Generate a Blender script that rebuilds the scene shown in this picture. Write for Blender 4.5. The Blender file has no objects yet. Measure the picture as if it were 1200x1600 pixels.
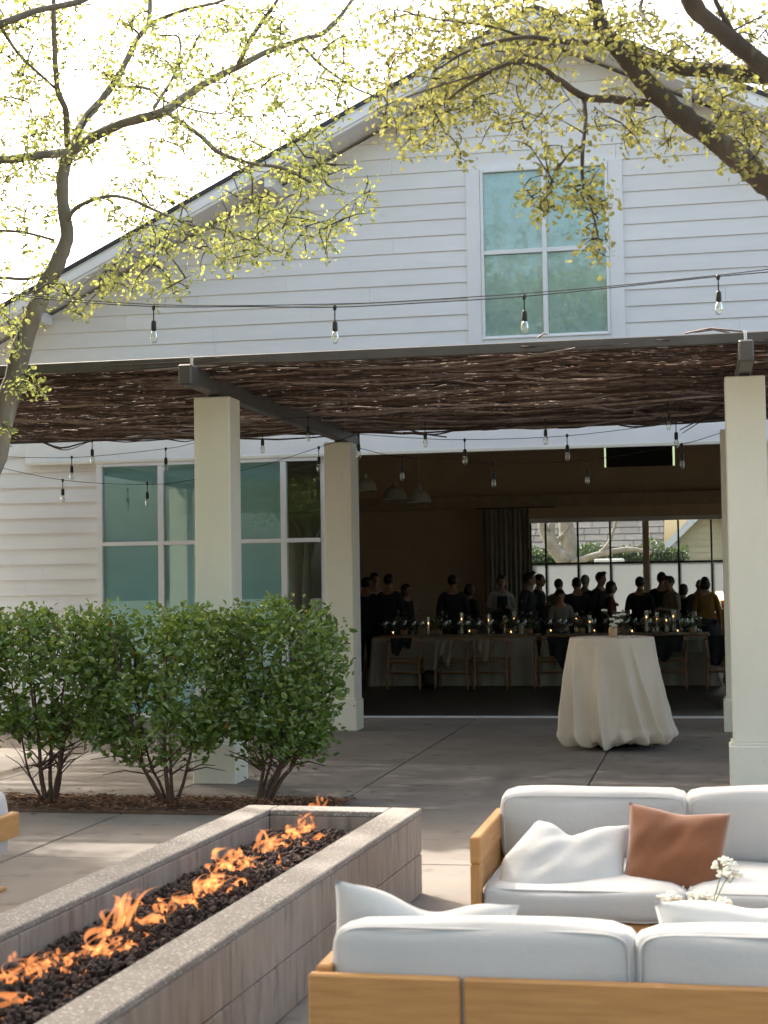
import bpy, bmesh, math, random
import numpy as np
from mathutils import Vector, Matrix
R = math.radians
rng = random.Random(7)
nr = np.random.RandomState(7)
scene = bpy.context.scene
col = scene.collection

# ---------------------------------------------------------------- camera
YAW, PITCH, ROLL, EYE, FPX = .1988, .0429, -.0154, 1.65, 2500.
fw = Vector((-math.sin(YAW)*math.cos(PITCH), math.cos(YAW)*math.cos(PITCH), math.sin(PITCH)))
r0 = Vector((math.cos(YAW), math.sin(YAW), 0)); u0 = r0.cross(fw)
cr = math.cos(ROLL)*r0 + math.sin(ROLL)*u0; cu = -math.sin(ROLL)*r0 + math.cos(ROLL)*u0
cam = bpy.data.objects.new('camera', bpy.data.cameras.new('camera')); col.objects.link(cam)
cam.matrix_world = Matrix(((cr.x, cu.x, -fw.x, 0), (cr.y, cu.y, -fw.y, 0), (cr.z, cu.z, -fw.z, EYE), (0, 0, 0, 1)))
cam.data.sensor_fit = 'HORIZONTAL'; cam.data.sensor_width = 24; cam.data.lens = 50
cam.data.clip_start = .1; cam.data.clip_end = 900
cam.data.dof.use_dof = True; cam.data.dof.focus_distance = 14.5; cam.data.dof.aperture_fstop = 5.0
scene.camera = cam

# ---------------------------------------------------------------- light
SUN_AZ, SUN_EL = R(45), R(45)          # azimuth from -X towards +Y (behind the hall, on the left)
sdir = Vector((-math.cos(SUN_AZ)*math.cos(SUN_EL), math.sin(SUN_AZ)*math.cos(SUN_EL), math.sin(SUN_EL)))
w = bpy.data.worlds.new('World'); scene.world = w; w.use_nodes = True
nt = w.node_tree; nt.nodes.clear()
sky = nt.nodes.new('ShaderNodeTexSky'); sky.sky_type = 'NISHITA'; sky.sun_disc = False
sky.sun_elevation = SUN_EL; sky.sun_rotation = math.atan2(sdir.x, sdir.y)
sky.dust_density = 6.0; sky.air_density = 1.0; sky.ozone_density = 1.0; sky.altitude = 50
bg = nt.nodes.new('ShaderNodeBackground'); bg.inputs[1].default_value = .15
wo = nt.nodes.new('ShaderNodeOutputWorld')
wb = nt.nodes.new('ShaderNodeMixRGB'); wb.blend_type = 'MULTIPLY'; wb.inputs[0].default_value = 1; wb.inputs[2].default_value = (1.08, 1.0, .88, 1)   # hazy, less blue sky
nt.links.new(sky.outputs[0], wb.inputs[1]); nt.links.new(wb.outputs[0], bg.inputs[0]); nt.links.new(bg.outputs[0], wo.inputs[0])
sl = bpy.data.lights.new('sun', 'SUN'); sl.energy = 2.0; sl.angle = R(1.2); sl.color = (1, .94, .85)
sun = bpy.data.objects.new('sun', sl); col.objects.link(sun)
sun.rotation_euler = sdir.to_track_quat('Z', 'Y').to_euler()
vs = scene.view_settings
vs.view_transform = 'Standard'; vs.look = 'None'; vs.exposure = 2.1; vs.gamma = 1; vs.use_curve_mapping = False
scene.cycles.max_bounces = 8; scene.cycles.transparent_max_bounces = 12

# ---------------------------------------------------------------- helpers
def pix(x, y, Y):                       # a point of the picture at depth Y -> place in the world
    d = fw + cr*((x-600)/FPX) - cu*((y-800)/FPX)
    return Vector((0, 0, EYE)) + d*(Y/d.y)
def tag(o, label=None, cat=None, group=None, kind=None):
    if label: o['label'] = label
    if cat: o['category'] = cat
    if group: o['group'] = group
    if kind: o['kind'] = kind
    return o
ORG = {}
def empty(name, loc=(0, 0, 0), rz=0, label=None, cat=None, group=None):
    o = bpy.data.objects.new(name, None); col.objects.link(o)
    o.location = loc; o.rotation_euler = (0, 0, rz); o.empty_display_size = .1
    ORG[o.name] = Vector(loc)
    return tag(o, label, cat, group)
class MB:
    def __init__(s): s.v = []; s.f = []; s.sm = []
    def add(s, vs_, fs, smooth=False):
        n = len(s.v); s.v += [tuple(p) for p in vs_]; s.f += [tuple(i+n for i in f) for f in fs]; s.sm += [smooth]*len(fs)
        return s
    def box(s, x0, x1, y0, y1, z0, z1):
        v = [(x, y, z) for z in (z0, z1) for y in (y0, y1) for x in (x0, x1)]
        return s.add(v, [(0, 2, 3, 1), (4, 5, 7, 6), (0, 1, 5, 4), (2, 6, 7, 3), (0, 4, 6, 2), (1, 3, 7, 5)])
    def cbox(s, x0, x1, y0, y1, z0, z1, c=.004):    # box with chamfered edges
        V = []; F = []; b = bmesh.new()
        bmesh.ops.create_cube(b, size=1)
        for q in b.verts: q.co = Vector((x0+(q.co.x+.5)*(x1-x0), y0+(q.co.y+.5)*(y1-y0), z0+(q.co.z+.5)*(z1-z0)))
        bmesh.ops.bevel(b, geom=b.edges[:], offset=c, segments=1, affect='EDGES', profile=.5)
        b.verts.index_update(); V = [q.co[:] for q in b.verts]; F = [tuple(q.index for q in f.verts) for f in b.faces]; b.free()
        return s.add(V, F)
    def tube(s, pts, rad, n=6, caps=True, flat=1.0, smooth=True):
        pts = [Vector(p) for p in pts]; k = len(pts)
        rad = rad if hasattr(rad, '__len__') else [rad]*k
        V = []; up = Vector((0, 0, 1)); a = None
        for i in range(k):
            t = (pts[min(i+1, k-1)]-pts[max(i-1, 0)])
            t = t.normalized() if t.length > 1e-9 else up
            if a is None:
                a = t.cross(up)
                if a.length < .05: a = t.cross(Vector((1, 0, 0)))
            a = (a - t*a.dot(t))
            if a.length < 1e-6: a = t.orthogonal()
            a.normalize(); b = t.cross(a)
            for j in range(n):
                th = 2*math.pi*j/n
                V.append(pts[i] + a*(rad[i]*math.cos(th)) + b*(rad[i]*flat*math.sin(th)))
        F = [(i*n+j, i*n+(j+1) % n, (i+1)*n+(j+1) % n, (i+1)*n+j) for i in range(k-1) for j in range(n)]
        if caps: F += [tuple(range(n-1, -1, -1)), tuple((k-1)*n+j for j in range(n))]
        return s.add(V, F, smooth)
    def lathe(s, prof, c=(0, 0, 0), n=16, caps=True, smooth=True):
        V = [(c[0]+r*math.cos(2*math.pi*j/n), c[1]+r*math.sin(2*math.pi*j/n), c[2]+z) for r, z in prof for j in range(n)]
        F = [(i*n+j, i*n+(j+1) % n, (i+1)*n+(j+1) % n, (i+1)*n+j) for i in range(len(prof)-1) for j in range(n)]
        if caps: F += [tuple(range(n-1, -1, -1)), tuple((len(prof)-1)*n+j for j in range(n))]
        return s.add(V, F, smooth)
    def prism(s, poly, y0, y1):            # polygon (x, z) extruded along Y
        n = len(poly); V = [(x, y0, z) for x, z in poly]+[(x, y1, z) for x, z in poly]
        F = [tuple(range(n)), tuple(range(2*n-1, n-1, -1))]+[(i, i+n, (i+1) % n+n, (i+1) % n) for i in range(n)]
        return s.add(V, F)
    def ball(s, c, r, n=8, m=6):
        r = r if hasattr(r, '__len__') else (r, r, r)
        V = [(c[0]+r[0]*math.sin(math.pi*i/m)*math.cos(2*math.pi*j/n), c[1]+r[1]*math.sin(math.pi*i/m)*math.sin(2*math.pi*j/n), c[2]+r[2]*math.cos(math.pi*i/m)) for i in range(1, m) for j in range(n)]
        V += [(c[0], c[1], c[2]+r[2]), (c[0], c[1], c[2]-r[2])]
        F = [(i*n+j, (i+1)*n+j, (i+1)*n+(j+1) % n, i*n+(j+1) % n) for i in range(m-2) for j in range(n)]
        F += [(len(V)-2, j, (j+1) % n) for j in range(n)] + [(len(V)-1, (m-2)*n+(j+1) % n, (m-2)*n+j) for j in range(n)]
        return s.add(V, F, True)
    def grid(s, fn, nu, nv, closed_u=False, smooth=True):
        V = [fn(i/(nu if closed_u else nu-1), j/(nv-1)) for j in range(nv) for i in range(nu)]
        F = []
        for j in range(nv-1):
            for i in range(nu if closed_u else nu-1):
                i2 = (i+1) % nu
                F.append((j*nu+i, j*nu+i2, (j+1)*nu+i2, (j+1)*nu+i))
        return s.add(V, F, smooth)
    def mesh(s, name, off=Vector()):
        m = bpy.data.meshes.new(name)
        m.from_pydata([(x-off[0], y-off[1], z-off[2]) for x, y, z in s.v], [], s.f)
        m.polygons.foreach_set('use_smooth', s.sm); m.update()
        return m
    def build(s, name, mat, parent=None, local=False, bevel=0, **kw):
        off = Vector() if (local or parent is None) else ORG.get(parent.name, Vector())
        o = bpy.data.objects.new(name, s.mesh(name, off)); col.objects.link(o)
        o.data.materials.append(mat)
        if parent: o.parent = parent; ORG[o.name] = off
        if bevel:
            b = o.modifiers.new('bevel', 'BEVEL'); b.width = bevel; b.segments = 2; b.limit_method = 'ANGLE'
        return tag(o, **kw)
def link_copy(src, parent, loc, rot=None, scale=None, name=None):
    o = src.copy(); col.objects.link(o); o.parent = parent; o.location = loc
    if rot is not None: o.rotation_euler = rot
    if scale is not None: o.scale = scale if hasattr(scale, '__len__') else (scale,)*3
    return o
def copy_tree(o, parent=None):
    c = o.copy(); col.objects.link(c); c.parent = parent
    for ch in o.children: copy_tree(ch, c)
    return c
def spline(pts, k=4):                      # Catmull-Rom through tuples
    P = [np.array(p, float) for p in pts]; P = [2*P[0]-P[1]]+P+[2*P[-1]-P[-2]]; out = []
    for i in range(1, len(P)-2):
        for j in range(k):
            t = j/k
            out.append(.5*((2*P[i])+(-P[i-1]+P[i+1])*t+(2*P[i-1]-5*P[i]+4*P[i+1]-P[i+2])*t*t+(-P[i-1]+3*P[i]-3*P[i+1]+P[i+2])*t**3))
    out.append(P[-2]); return out
def rects_minus(x0, x1, z0, z1, holes):
    xs = sorted({x0, x1, *[min(max(h[i], x0), x1) for h in holes for i in (0, 1)]})
    out = []
    for a, b in zip(xs[:-1], xs[1:]):
        if b-a < 1e-6: continue
        m = (a+b)/2; zs = sorted([(h[2], h[3]) for h in holes if h[0] < m < h[1]]); z = z0
        for h0, h1 in zs:
            if h0 > z: out.append((a, b, z, h0))
            z = max(z, h1)
        if z < z1: out.append((a, b, z, z1))
    return out

# ---------------------------------------------------------------- materials
def nodes(name):
    m = bpy.data.materials.new(name); m.use_nodes = True; t = m.node_tree; t.nodes.clear()
    return m, t, t.nodes.new('ShaderNodeOutputMaterial')
def N(t, kind, **kw):
    n = t.nodes.new('ShaderNode'+kind)
    for k, v in kw.items():
        if k.startswith('i_'): n.inputs[k[2:].replace('_', ' ')].default_value = v
        else: setattr(n, k, v)
    return n
def ramp(t, fac, stops):
    r = N(t, 'ValToRGB'); e = r.color_ramp.elements
    while len(e) < len(stops): e.new(.5)
    for q, (p, c) in zip(e, stops): q.position = p; q.color = (*c, 1)
    t.links.new(fac, r.inputs[0]); return r.outputs[0]
def coords(t, stretch=(1, 1, 1)):
    tc = N(t, 'TexCoord'); mp = N(t, 'Mapping'); mp.inputs['Scale'].default_value = stretch
    t.links.new(tc.outputs['Object'], mp.inputs[0]); return mp.outputs[0]
def noise(t, vec, scale, detail=6, rough=.55):
    n = N(t, 'TexNoise'); n.inputs['Scale'].default_value = scale; n.inputs['Detail'].default_value = detail; n.inputs['Roughness'].default_value = rough
    t.links.new(vec, n.inputs['Vector']); return n.outputs['Fac']
def hsv(t, colr, val, lo, hi):
    mr = N(t, 'MapRange'); mr.inputs['To Min'].default_value = lo; mr.inputs['To Max'].default_value = hi
    t.links.new(val, mr.inputs[0]); h = N(t, 'HueSaturation'); t.links.new(mr.outputs[0], h.inputs['Value']); t.links.new(colr, h.inputs['Color'])
    return h.outputs[0]
def mixc(t, f, a, b, mode='MIX'):
    m = N(t, 'MixRGB', blend_type=mode)
    for s, q in ((f, 0), (a, 1), (b, 2)):
        if hasattr(s, 'links'): t.links.new(s, m.inputs[q])
        else: m.inputs[q].default_value = s if q == 0 else (*s, 1)
    return m.outputs[0]
def mat(name, a, b=None, rough=.6, scale=6, stretch=(1, 1, 1), bump=0, bscale=80, bdist=.003, rnd=0, island=0, metal=0, spec=.5, stops=None, fine=None, coat=0, sheen=0):
    m, t, out = nodes(name); v = coords(t, stretch)
    p = N(t, 'BsdfPrincipled'); t.links.new(p.outputs[0], out.inputs[0])
    p.inputs['Roughness'].default_value = rough; p.inputs['Metallic'].default_value = metal; p.inputs['Specular IOR Level'].default_value = spec
    p.inputs['Coat Weight'].default_value = coat; p.inputs['Sheen Weight'].default_value = sheen
    b = b or tuple(q*.8 for q in a)
    c = ramp(t, noise(t, v, scale), stops or [(.32, b), (.68, a)])
    if fine:                                  # (scale, colour, low, high): specks of another colour
        f = ramp(t, noise(t, v, fine[0], 2), [(fine[2], (0, 0, 0)), (fine[3], (1, 1, 1))]); c = mixc(t, f, c, fine[1])
    if rnd:
        oi = N(t, 'ObjectInfo'); c = hsv(t, c, oi.outputs['Random'], 1-rnd, 1+rnd)
    if island:
        g = N(t, 'NewGeometry'); c = hsv(t, c, g.outputs['Random Per Island'], 1-island, 1+island)
    t.links.new(c, p.inputs['Base Color'])
    if bump:
        bn = N(t, 'Bump'); bn.inputs['Strength'].default_value = bump; bn.inputs['Distance'].default_value = bdist
        t.links.new(noise(t, v, bscale, 8), bn.inputs['Height']); t.links.new(bn.outputs[0], p.inputs['Normal'])
    return m
def leaf_mat(name, cols, trans=.5, gloss=.12, rough=.45):
    m, t, out = nodes(name); g = N(t, 'NewGeometry')
    c = ramp(t, g.outputs['Random Per Island'], [(i/(len(cols)-1), q) for i, q in enumerate(cols)])
    d = N(t, 'BsdfDiffuse'); tr = N(t, 'BsdfTranslucent'); mx = N(t, 'MixShader'); mx.inputs[0].default_value = trans
    gl = N(t, 'BsdfGlossy'); gl.inputs['Roughness'].default_value = rough
    m2 = N(t, 'MixShader'); m2.inputs[0].default_value = gloss*.5
    t.links.new(c, d.inputs[0]); tc = mixc(t, 1.0, c, (1.25, 1.2, .7), 'MULTIPLY'); t.links.new(tc, tr.inputs[0])
    t.links.new(d.outputs[0], mx.inputs[1]); t.links.new(tr.outputs[0], mx.inputs[2])
    t.links.new(mx.outputs[0], m2.inputs[1]); t.links.new(gl.outputs[0], m2.inputs[2]); t.links.new(m2.outputs[0], out.inputs[0])
    return m
def glass_mat(name, tint, refl=.08, rough=.0, haze=0, hazecol=(.6, .8, .75)):
    m, t, out = nodes(name)
    tr = N(t, 'BsdfTransparent'); tr.inputs[0].default_value = (*tint, 1)
    gl = N(t, 'BsdfGlossy'); gl.inputs['Roughness'].default_value = rough; gl.inputs[0].default_value = (.9, 1, .97, 1)
    lw = N(t, 'LayerWeight'); lw.inputs[0].default_value = .25
    mr = N(t, 'MapRange'); mr.inputs['To Min'].default_value = refl; mr.inputs['To Max'].default_value = 1
    t.links.new(lw.outputs['Fresnel'], mr.inputs[0])
    mx = N(t, 'MixShader'); t.links.new(mr.outputs[0], mx.inputs[0]); t.links.new(gl.outputs[0], mx.inputs[2])
    base = tr.outputs[0]
    if haze:
        v = coords(t); d = N(t, 'BsdfDiffuse'); d.inputs[0].default_value = (*hazecol, 1)
        f = ramp(t, noise(t, v, 5, 8, .7), [(.35, (haze*.4,)*3), (.7, (haze,)*3)])
        hm = N(t, 'MixShader'); t.links.new(f, hm.inputs[0]); t.links.new(base, hm.inputs[1]); t.links.new(d.outputs[0], hm.inputs[2]); base = hm.outputs[0]
    t.links.new(base, mx.inputs[1]); t.links.new(mx.outputs[0], out.inputs[0]); return m
def emis(name, c, s):
    m, t, out = nodes(name); e = N(t, 'Emission'); e.inputs[0].default_value = (*c, 1); e.inputs[1].default_value = s
    t.links.new(e.outputs[0], out.inputs[0]); return m
M = {}
M['siding'] = mat('white_siding_paint', (.84, .83, .81), (.78, .77, .75), .55, 1.2, (1, 1, 5), bump=.15, bscale=14, rnd=.03)
M['trim'] = mat('white_trim_paint', (.84, .84, .83), (.79, .79, .78), .5, 2, bump=.1, bscale=20)
M['column'] = mat('cream_column_paint', (.83, .81, .68), (.75, .73, .61), .55, 1.6, (1.5, 1.5, .5), bump=.25, bscale=9, fine=(30, (.68, .66, .55), .68, .74))
M['steel'] = mat('grey_painted_steel', (.105, .097, .088), (.08, .073, .066), .5, 5, bump=.1, bscale=40)
M['roofing'] = mat('dark_shingle', (.07, .072, .078), (.04, .04, .045), .9, 9, bump=.5, bscale=30)
M['concrete'] = mat('patio_concrete', (.225, .197, .170), (.165, .143, .122), .85, 1.1, bump=.35, bscale=55, bdist=.004, rnd=.07, fine=(4.5, (.125, .107, .091), .58, .74))
M['ground'] = mat('bare_ground', (.13, .12, .09), (.08, .09, .05), .95, .7, bump=.4, bscale=12)
M['pitwall'] = mat('board_formed_concrete', (.35, .295, .245), (.25, .205, .168), .85, 3.2, (5, 5, .9), bump=.5, bscale=20, bdist=.006, rnd=.02, fine=(4, (.185, .15, .122), .55, .75))
M['pitrim'] = mat('exposed_aggregate', (.27, .242, .212), (.19, .17, .15), .8, 5, bump=.8, bscale=110, bdist=.004, fine=(95, (.52, .49, .44), .58, .64))
M['mulch'] = mat('bark_mulch', (.33, .17, .09), (.15, .075, .042), .9, 20, island=.65)
M['lava'] = mat('lava_rock', (.145, .086, .066), (.06, .036, .029), .85, 35, bump=.9, bscale=140, bdist=.006, island=.5, rnd=.5)
M['teak'] = mat('teak_wood', (.52, .27, .092), (.40, .195, .06), .5, 4, (1.2, 1.2, 14), bump=.15, bscale=25, rnd=.05)
M['teakx'] = mat('teak_wood_upright', (.52, .27, .092), (.40, .195, .06), .5, 4, (14, 14, 1.2), bump=.15, bscale=25, rnd=.05)
M['cushion'] = mat('white_cushion_fabric', (.51, .51, .507), (.475, .475, .472), .95, 3, bump=.45, bscale=6, bdist=.02, sheen=.2)
M['pillow'] = mat('white_pillow_linen', (.58, .58, .573), (.54, .54, .533), .95, 4, bump=.5, bscale=7, bdist=.012, sheen=.2)
M['rust'] = mat('rust_velvet', (.225, .082, .031), (.165, .057, .021), .9, 5, bump=.4, bscale=8, bdist=.012, sheen=.4)
M['cloth'] = mat('cream_tablecloth_satin', (.66, .575, .47), (.61, .53, .43), .6, 3, bump=.3, bscale=9, bdist=.008)
M['greycloth'] = mat('taupe_tablecloth', (.42, .385, .33), (.36, .33, .28), .9, 5, bump=.3, bscale=12)
M['twig'] = mat('dry_twig', (.125, .078, .055), (.05, .031, .024), .85, 14, bump=.3, bscale=60, island=.6, rnd=.5)
M['twig_pale'] = mat('weathered_twig', (.34, .27, .225), (.19, .14, .115), .85, 14, bump=.3, bscale=60, rnd=.4)
M['bark'] = mat('grey_bark', (.29, .265, .22), (.16, .142, .118), .9, 6, (1, 1, .35), bump=.9, bscale=22, bdist=.012, fine=(9, (.36, .34, .28), .6, .7))
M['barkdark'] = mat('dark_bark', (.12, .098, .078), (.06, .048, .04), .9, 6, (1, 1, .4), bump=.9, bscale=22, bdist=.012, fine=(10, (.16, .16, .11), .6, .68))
M['twigdark'] = mat('thin_branch_bark', (.055, .042, .034), (.03, .024, .02), .9, 12)
M['stem'] = mat('shrub_stem', (.13, .08, .055), (.07, .045, .03), .85, 20, bump=.4, bscale=50)
M['leaf_l'] = leaf_mat('lime_spring_leaf', [(.23, .28, .11), (.30, .35, .15), (.39, .42, .22), (.33, .35, .18)], .62, .05)
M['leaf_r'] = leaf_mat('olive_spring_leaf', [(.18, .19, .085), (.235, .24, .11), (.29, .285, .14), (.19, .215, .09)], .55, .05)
M['leaf_s'] = leaf_mat('shrub_leaf', [(.070, .135, .024), (.10, .185, .030), (.14, .235, .038), (.21, .31, .06), (.08, .155, .026)], .36, .18, .33)
M['leaf_new'] = leaf_mat('new_shrub_leaf', [(.16, .25, .05), (.24, .33, .08), (.12, .21, .04)], .4, .12, .4)
M['leaf_dry'] = leaf_mat('yellowed_leaf', [(.45, .27, .04), (.40, .16, .03)], .4)
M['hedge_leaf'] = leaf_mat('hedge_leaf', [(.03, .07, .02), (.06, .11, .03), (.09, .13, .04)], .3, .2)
M['teal'] = glass_mat('teal_tinted_glass', (.80, .945, .965), .05)
M['teal_up'] = glass_mat('dusty_glass_painted_reflection', (.86, .975, .97), .07, .03, .38, (.60, .76, .74))  # pale noise paints in dust and mottled reflections of sky and trees
M['backglass'] = glass_mat('tinted_clear_glass', (.82, .86, .85), .04)
M['clear'] = glass_mat('clear_glass', (.97, .98, .97), .04)
M['glassware'] = glass_mat('glassware', (.93, .95, .95), .16)
M['bulbglass'] = glass_mat('bulb_glass', (.95, .95, .93), .12)
M['blind'] = mat('pale_roller_blind', (.66, .68, .66), (.60, .62, .60), .8, 1.2)
m, t, out = nodes('frosted_glass')
d = N(t, 'BsdfTranslucent'); d.inputs[0].default_value = (.38, .41, .42, 1); d2 = N(t, 'BsdfDiffuse'); d2.inputs[0].default_value = (.3, .32, .33, 1)
mx = N(t, 'MixShader'); mx.inputs[0].default_value = .75; t.links.new(d2.outputs[0], mx.inputs[1]); t.links.new(d.outputs[0], mx.inputs[2]); t.links.new(mx.outputs[0], out.inputs[0]); M['frosted'] = m
M['intwall'] = mat('brown_interior_wall', (.62, .47, .33), (.55, .41, .285), .8, 2)
M['intceil'] = mat('dark_timber_ceiling', (.25, .19, .14), (.18, .14, .10), .8, 3, (1, 6, 6))
M['intfloor'] = mat('dark_polished_floor', (.075, .064, .055), (.05, .044, .038), .4, 2)
M['mullion'] = mat('dark_window_metal', (.05, .047, .04), rough=.5)
M['curtain'] = mat('taupe_curtain', (.50, .46, .40), (.42, .385, .33), .95, 3, (6, 6, .5))
M['black'] = mat('black_rubber', (.018, .018, .018), rough=.5)
M['chairwood'] = mat('oak_chair_wood', (.42, .23, .115), (.33, .17, .08), .5, 8)
M['cord'] = mat('woven_seat_cord', (.36, .28, .18), rough=.9, bump=.5, bscale=90)
M['pend'] = mat('pale_enamel', (.42, .40, .35), rough=.4)
M['skin'] = mat('skin', (.42, .25, .17), (.36, .2, .13), .55, 5)
M['hair_dark'] = mat('dark_hair', (.02, .014, .01), rough=.5, bump=.5, bscale=60)
M['hair_grey'] = mat('grey_hair', (.25, .24, .23), rough=.6, bump=.5, bscale=60)
M['suit'] = mat('dark_suit', (.026, .026, .031), (.018, .018, .022), .85, 4)
M['navy'] = mat('navy_suit', (.016, .02, .033), rough=.85)
M['shirt'] = mat('white_shirt', (.52, .50, .47), rough=.8)
M['beige_shirt'] = mat('beige_shirt', (.30, .26, .20), rough=.85)
M['grey_shirt'] = mat('grey_shirt', (.26, .26, .24), rough=.85)
M['red'] = mat('dark_red_dress', (.12, .012, .016), rough=.8)
M['mustard'] = mat('mustard_top', (.30, .16, .035), rough=.9)
M['scarf'] = mat('beige_wrap', (.36, .30, .23), (.29, .24, .18), .95, 8, bump=.5, bscale=20)
M['wax'] = mat('ivory_wax', (.70, .64, .52), rough=.5)
M['flame_small'] = emis('candle_flame', (1, .50, .16), 2)
M['lamp_glow'] = emis('lamp_glow', (1, .66, .36), 1.2)
M['white_flower'] = mat('white_flower', (.80, .80, .74), (.72, .74, .64), .8, 40)
M['pale_flower'] = mat('faded_flower', (.40, .33, .30), (.24, .18, .17), .8, 20, island=.5)
M['green_stem'] = mat('green_stem', (.10, .17, .05), rough=.6)
M['tan_ceramic'] = mat('tan_ceramic', (.47, .33, .19), (.40, .27, .15), .5, 9, bump=.2)
M['bag'] = mat('grey_green_leather', (.23, .235, .19), (.20, .205, .165), .45, 9, bump=.3, bscale=50)
M['gold'] = mat('gold_metal', (.75, .60, .28), rough=.3, metal=1)
M['yellow_siding'] = mat('cream_yellow_siding', (.62, .53, .35), (.56, .475, .31), .7, 1.5, (1, 1, 6), rnd=.03)
M['shingle'] = mat('weathered_shingle', (.13, .12, .122), (.085, .078, .08), .9, 4, (1, 3, 3), rnd=.2)
M['pale_bark'] = mat('pale_bark', (.42, .39, .34), (.26, .24, .20), .9, 5, bump=.5, bscale=20)
# fire: glowing gas, a thin emitting volume
m, t, out = nodes('gas_flame')
e = N(t, 'Emission'); e.inputs[0].default_value = (1, .33, .10, 1); e.inputs[1].default_value = 12
ab = N(t, 'VolumeAbsorption'); ab.inputs[0].default_value = (.6, .5, .45, 1); ab.inputs[1].default_value = 22
ad = N(t, 'AddShader'); t.links.new(e.outputs[0], ad.inputs[0]); t.links.new(ab.outputs[0], ad.inputs[1]); t.links.new(ad.outputs[0], out.inputs['Volume']); M['flame'] = m

# ---------------------------------------------------------------- ground and patio
MB().box(-220, 220, -120, 320, -.5, -.045).build('ground', M['ground'], kind='structure')
WALL = 19.05
patio = MB().box(-13, 9, -7, WALL+.05, -.044, -.012).build('patio', mat('joint_dirt', (.07, .06, .05), rough=.95), kind='structure')
XL = [-13, -11.3, -9.5, -7.7, -5.95, -4.19, -2.73, -.97, .85, 2.6, 4.4, 6.2, 9]
YL = [-7, -4, -1.3, 1.4, 4.0, 6.6, 9.23, 11.88, 14.5, 16.9, WALL-.03]
BED = (-7.6, -2.75, 11.02, 11.86)
for i in range(len(XL)-1):
    for j in range(len(YL)-1):
        x0, x1, y0, y1 = XL[i]+.006, XL[i+1]-.006, YL[j]+.006, YL[j+1]-.006
        if YL[j] == 9.23 and x0 < BED[1] and x1 > BED[0]: y1 = BED[2]
        dz = rng.uniform(-.0015, .0015)
        MB().cbox(x0, x1, y0, y1, -.05, dz, .005).build('slab', M['concrete'], patio)

# mulch bed
mb = MB(); n = 0
for i in range(5200):
    x = rng.uniform(BED[0], BED[1]+.12); y = rng.triangular(BED[2]-.03, BED[3]+.06, 11.45)
    if i % 40 == 0: x = rng.uniform(BED[0], -2.3); y = rng.uniform(10.9, 12.3)
    z = .012 + .03*max(0, 1-abs(y-11.45)/.5) + rng.uniform(-.008, .012)
    if i % 40 == 0: z = .006
    a = rng.uniform(0, 6.28); l = rng.uniform(.012, .04); wd = rng.uniform(.006, .016); tl = rng.uniform(-.5, .5)
    ca, sa = math.cos(a), math.sin(a); dz = l*math.sin(tl)
    mb.add([(x-ca*l, y-sa*l, z-dz*.5), (x+sa*wd, y-ca*wd, z+.006), (x+ca*l, y+sa*l, z+dz*.5), (x-sa*wd, y+ca*wd, z+.004)], [(0, 1, 2, 3)])
mb.box(BED[0], BED[1], BED[2], BED[3], -.04, .008)
mb.build('bark_mulch', M['mulch'], kind='stuff', label='brown bark mulch strewn along the planting bed')

# ---------------------------------------------------------------- event hall
hall = empty('event_hall', (-1.83, WALL, 0), label='white clapboard hall with gabled roof and wide open doorway', cat='building')
CX, SL = -1.83, .478
APEX = 8.36
def roof_z(x): return APEX - SL*abs(x-CX)
ZT = 8.09
def xl_at(z): return CX-(ZT-z)/SL
def xr_at(z): return CX+(ZT-z)/SL
LEFT, RIGHT = -9.95, 6.29
DL, DR, DH = -4.20, .235, 3.19
core = MB().prism([(LEFT, 3.2), (RIGHT, 3.2), (RIGHT, roof_z(RIGHT)-.28), (CX, APEX-.28), (LEFT, roof_z(LEFT)-.28)], WALL+.03, WALL+.22)
core.box(LEFT, -5.10, WALL+.03, WALL+.22, 0, 3.2).box(DR, RIGHT, WALL+.03, WALL+.22, 0, 3.2)
gable = core.build('gable_wall', M['siding'], hall)
COURSE = .1955
TR = (-2.76, -.883, 3.485+5*.1955, 3.485+16*.1955)      # casing of the upper window (x0,x1,z0,z1)
def board(xa0, xa1, xb0, xb1, z0, z1):   # one lapped board: bottom edge proud
    y0, y1, yb = WALL-(.018 if z0 > 3.4 else .034), WALL-.002, WALL+.028
    V = [(xa0, y0, z0), (xa1, y0, z0), (xb1, y1, z1), (xb0, y1, z1), (xa0, yb, z0), (xa1, yb, z0), (xb1, yb, z1), (xb0, yb, z1)]
    MB().add(V, [(0, 1, 2, 3), (4, 7, 6, 5), (0, 4, 5, 1), (3, 2, 6, 7), (0, 3, 7, 4), (1, 5, 6, 2)]).build('siding_board', M['siding'], gable)
def course(z0, z1, segs):
    for (a0, a1, b0, b1) in segs:     # a: bottom x0,x1 ; b: top x0,x1
        cuts = []; x = a0+rng.uniform(1.0, 3.6)
        while x < min(a1, b1)-.6:
            if x > max(a0, b0)+.5: cuts.append(x)
            x += rng.uniform(2.2, 3.66)
        p0, q0 = a0, b0
        for c in cuts: board(p0, c-.0012, q0, c-.0012, z0, z1); p0 = q0 = c+.0012
        board(p0, a1, q0, b1, z0, z1)
z = 3.485
while z < ZT-.05:
    z1 = min(z+COURSE, ZT-.001); a0, a1 = max(xl_at(z), LEFT), min(xr_at(z), RIGHT); b0, b1 = max(xl_at(z1), LEFT), min(xr_at(z1), RIGHT)
    if z1 > TR[2] and z < TR[3]: segs = [(a0, TR[0], b0, TR[0]), (TR[1], a1, TR[1], b1)]
    else: segs = [(a0, a1, b0, b1)]
    course(z+.001, z1+.012 if z1 < ZT-.02 else z1, segs); z += COURSE
z = 3.485-COURSE
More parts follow.
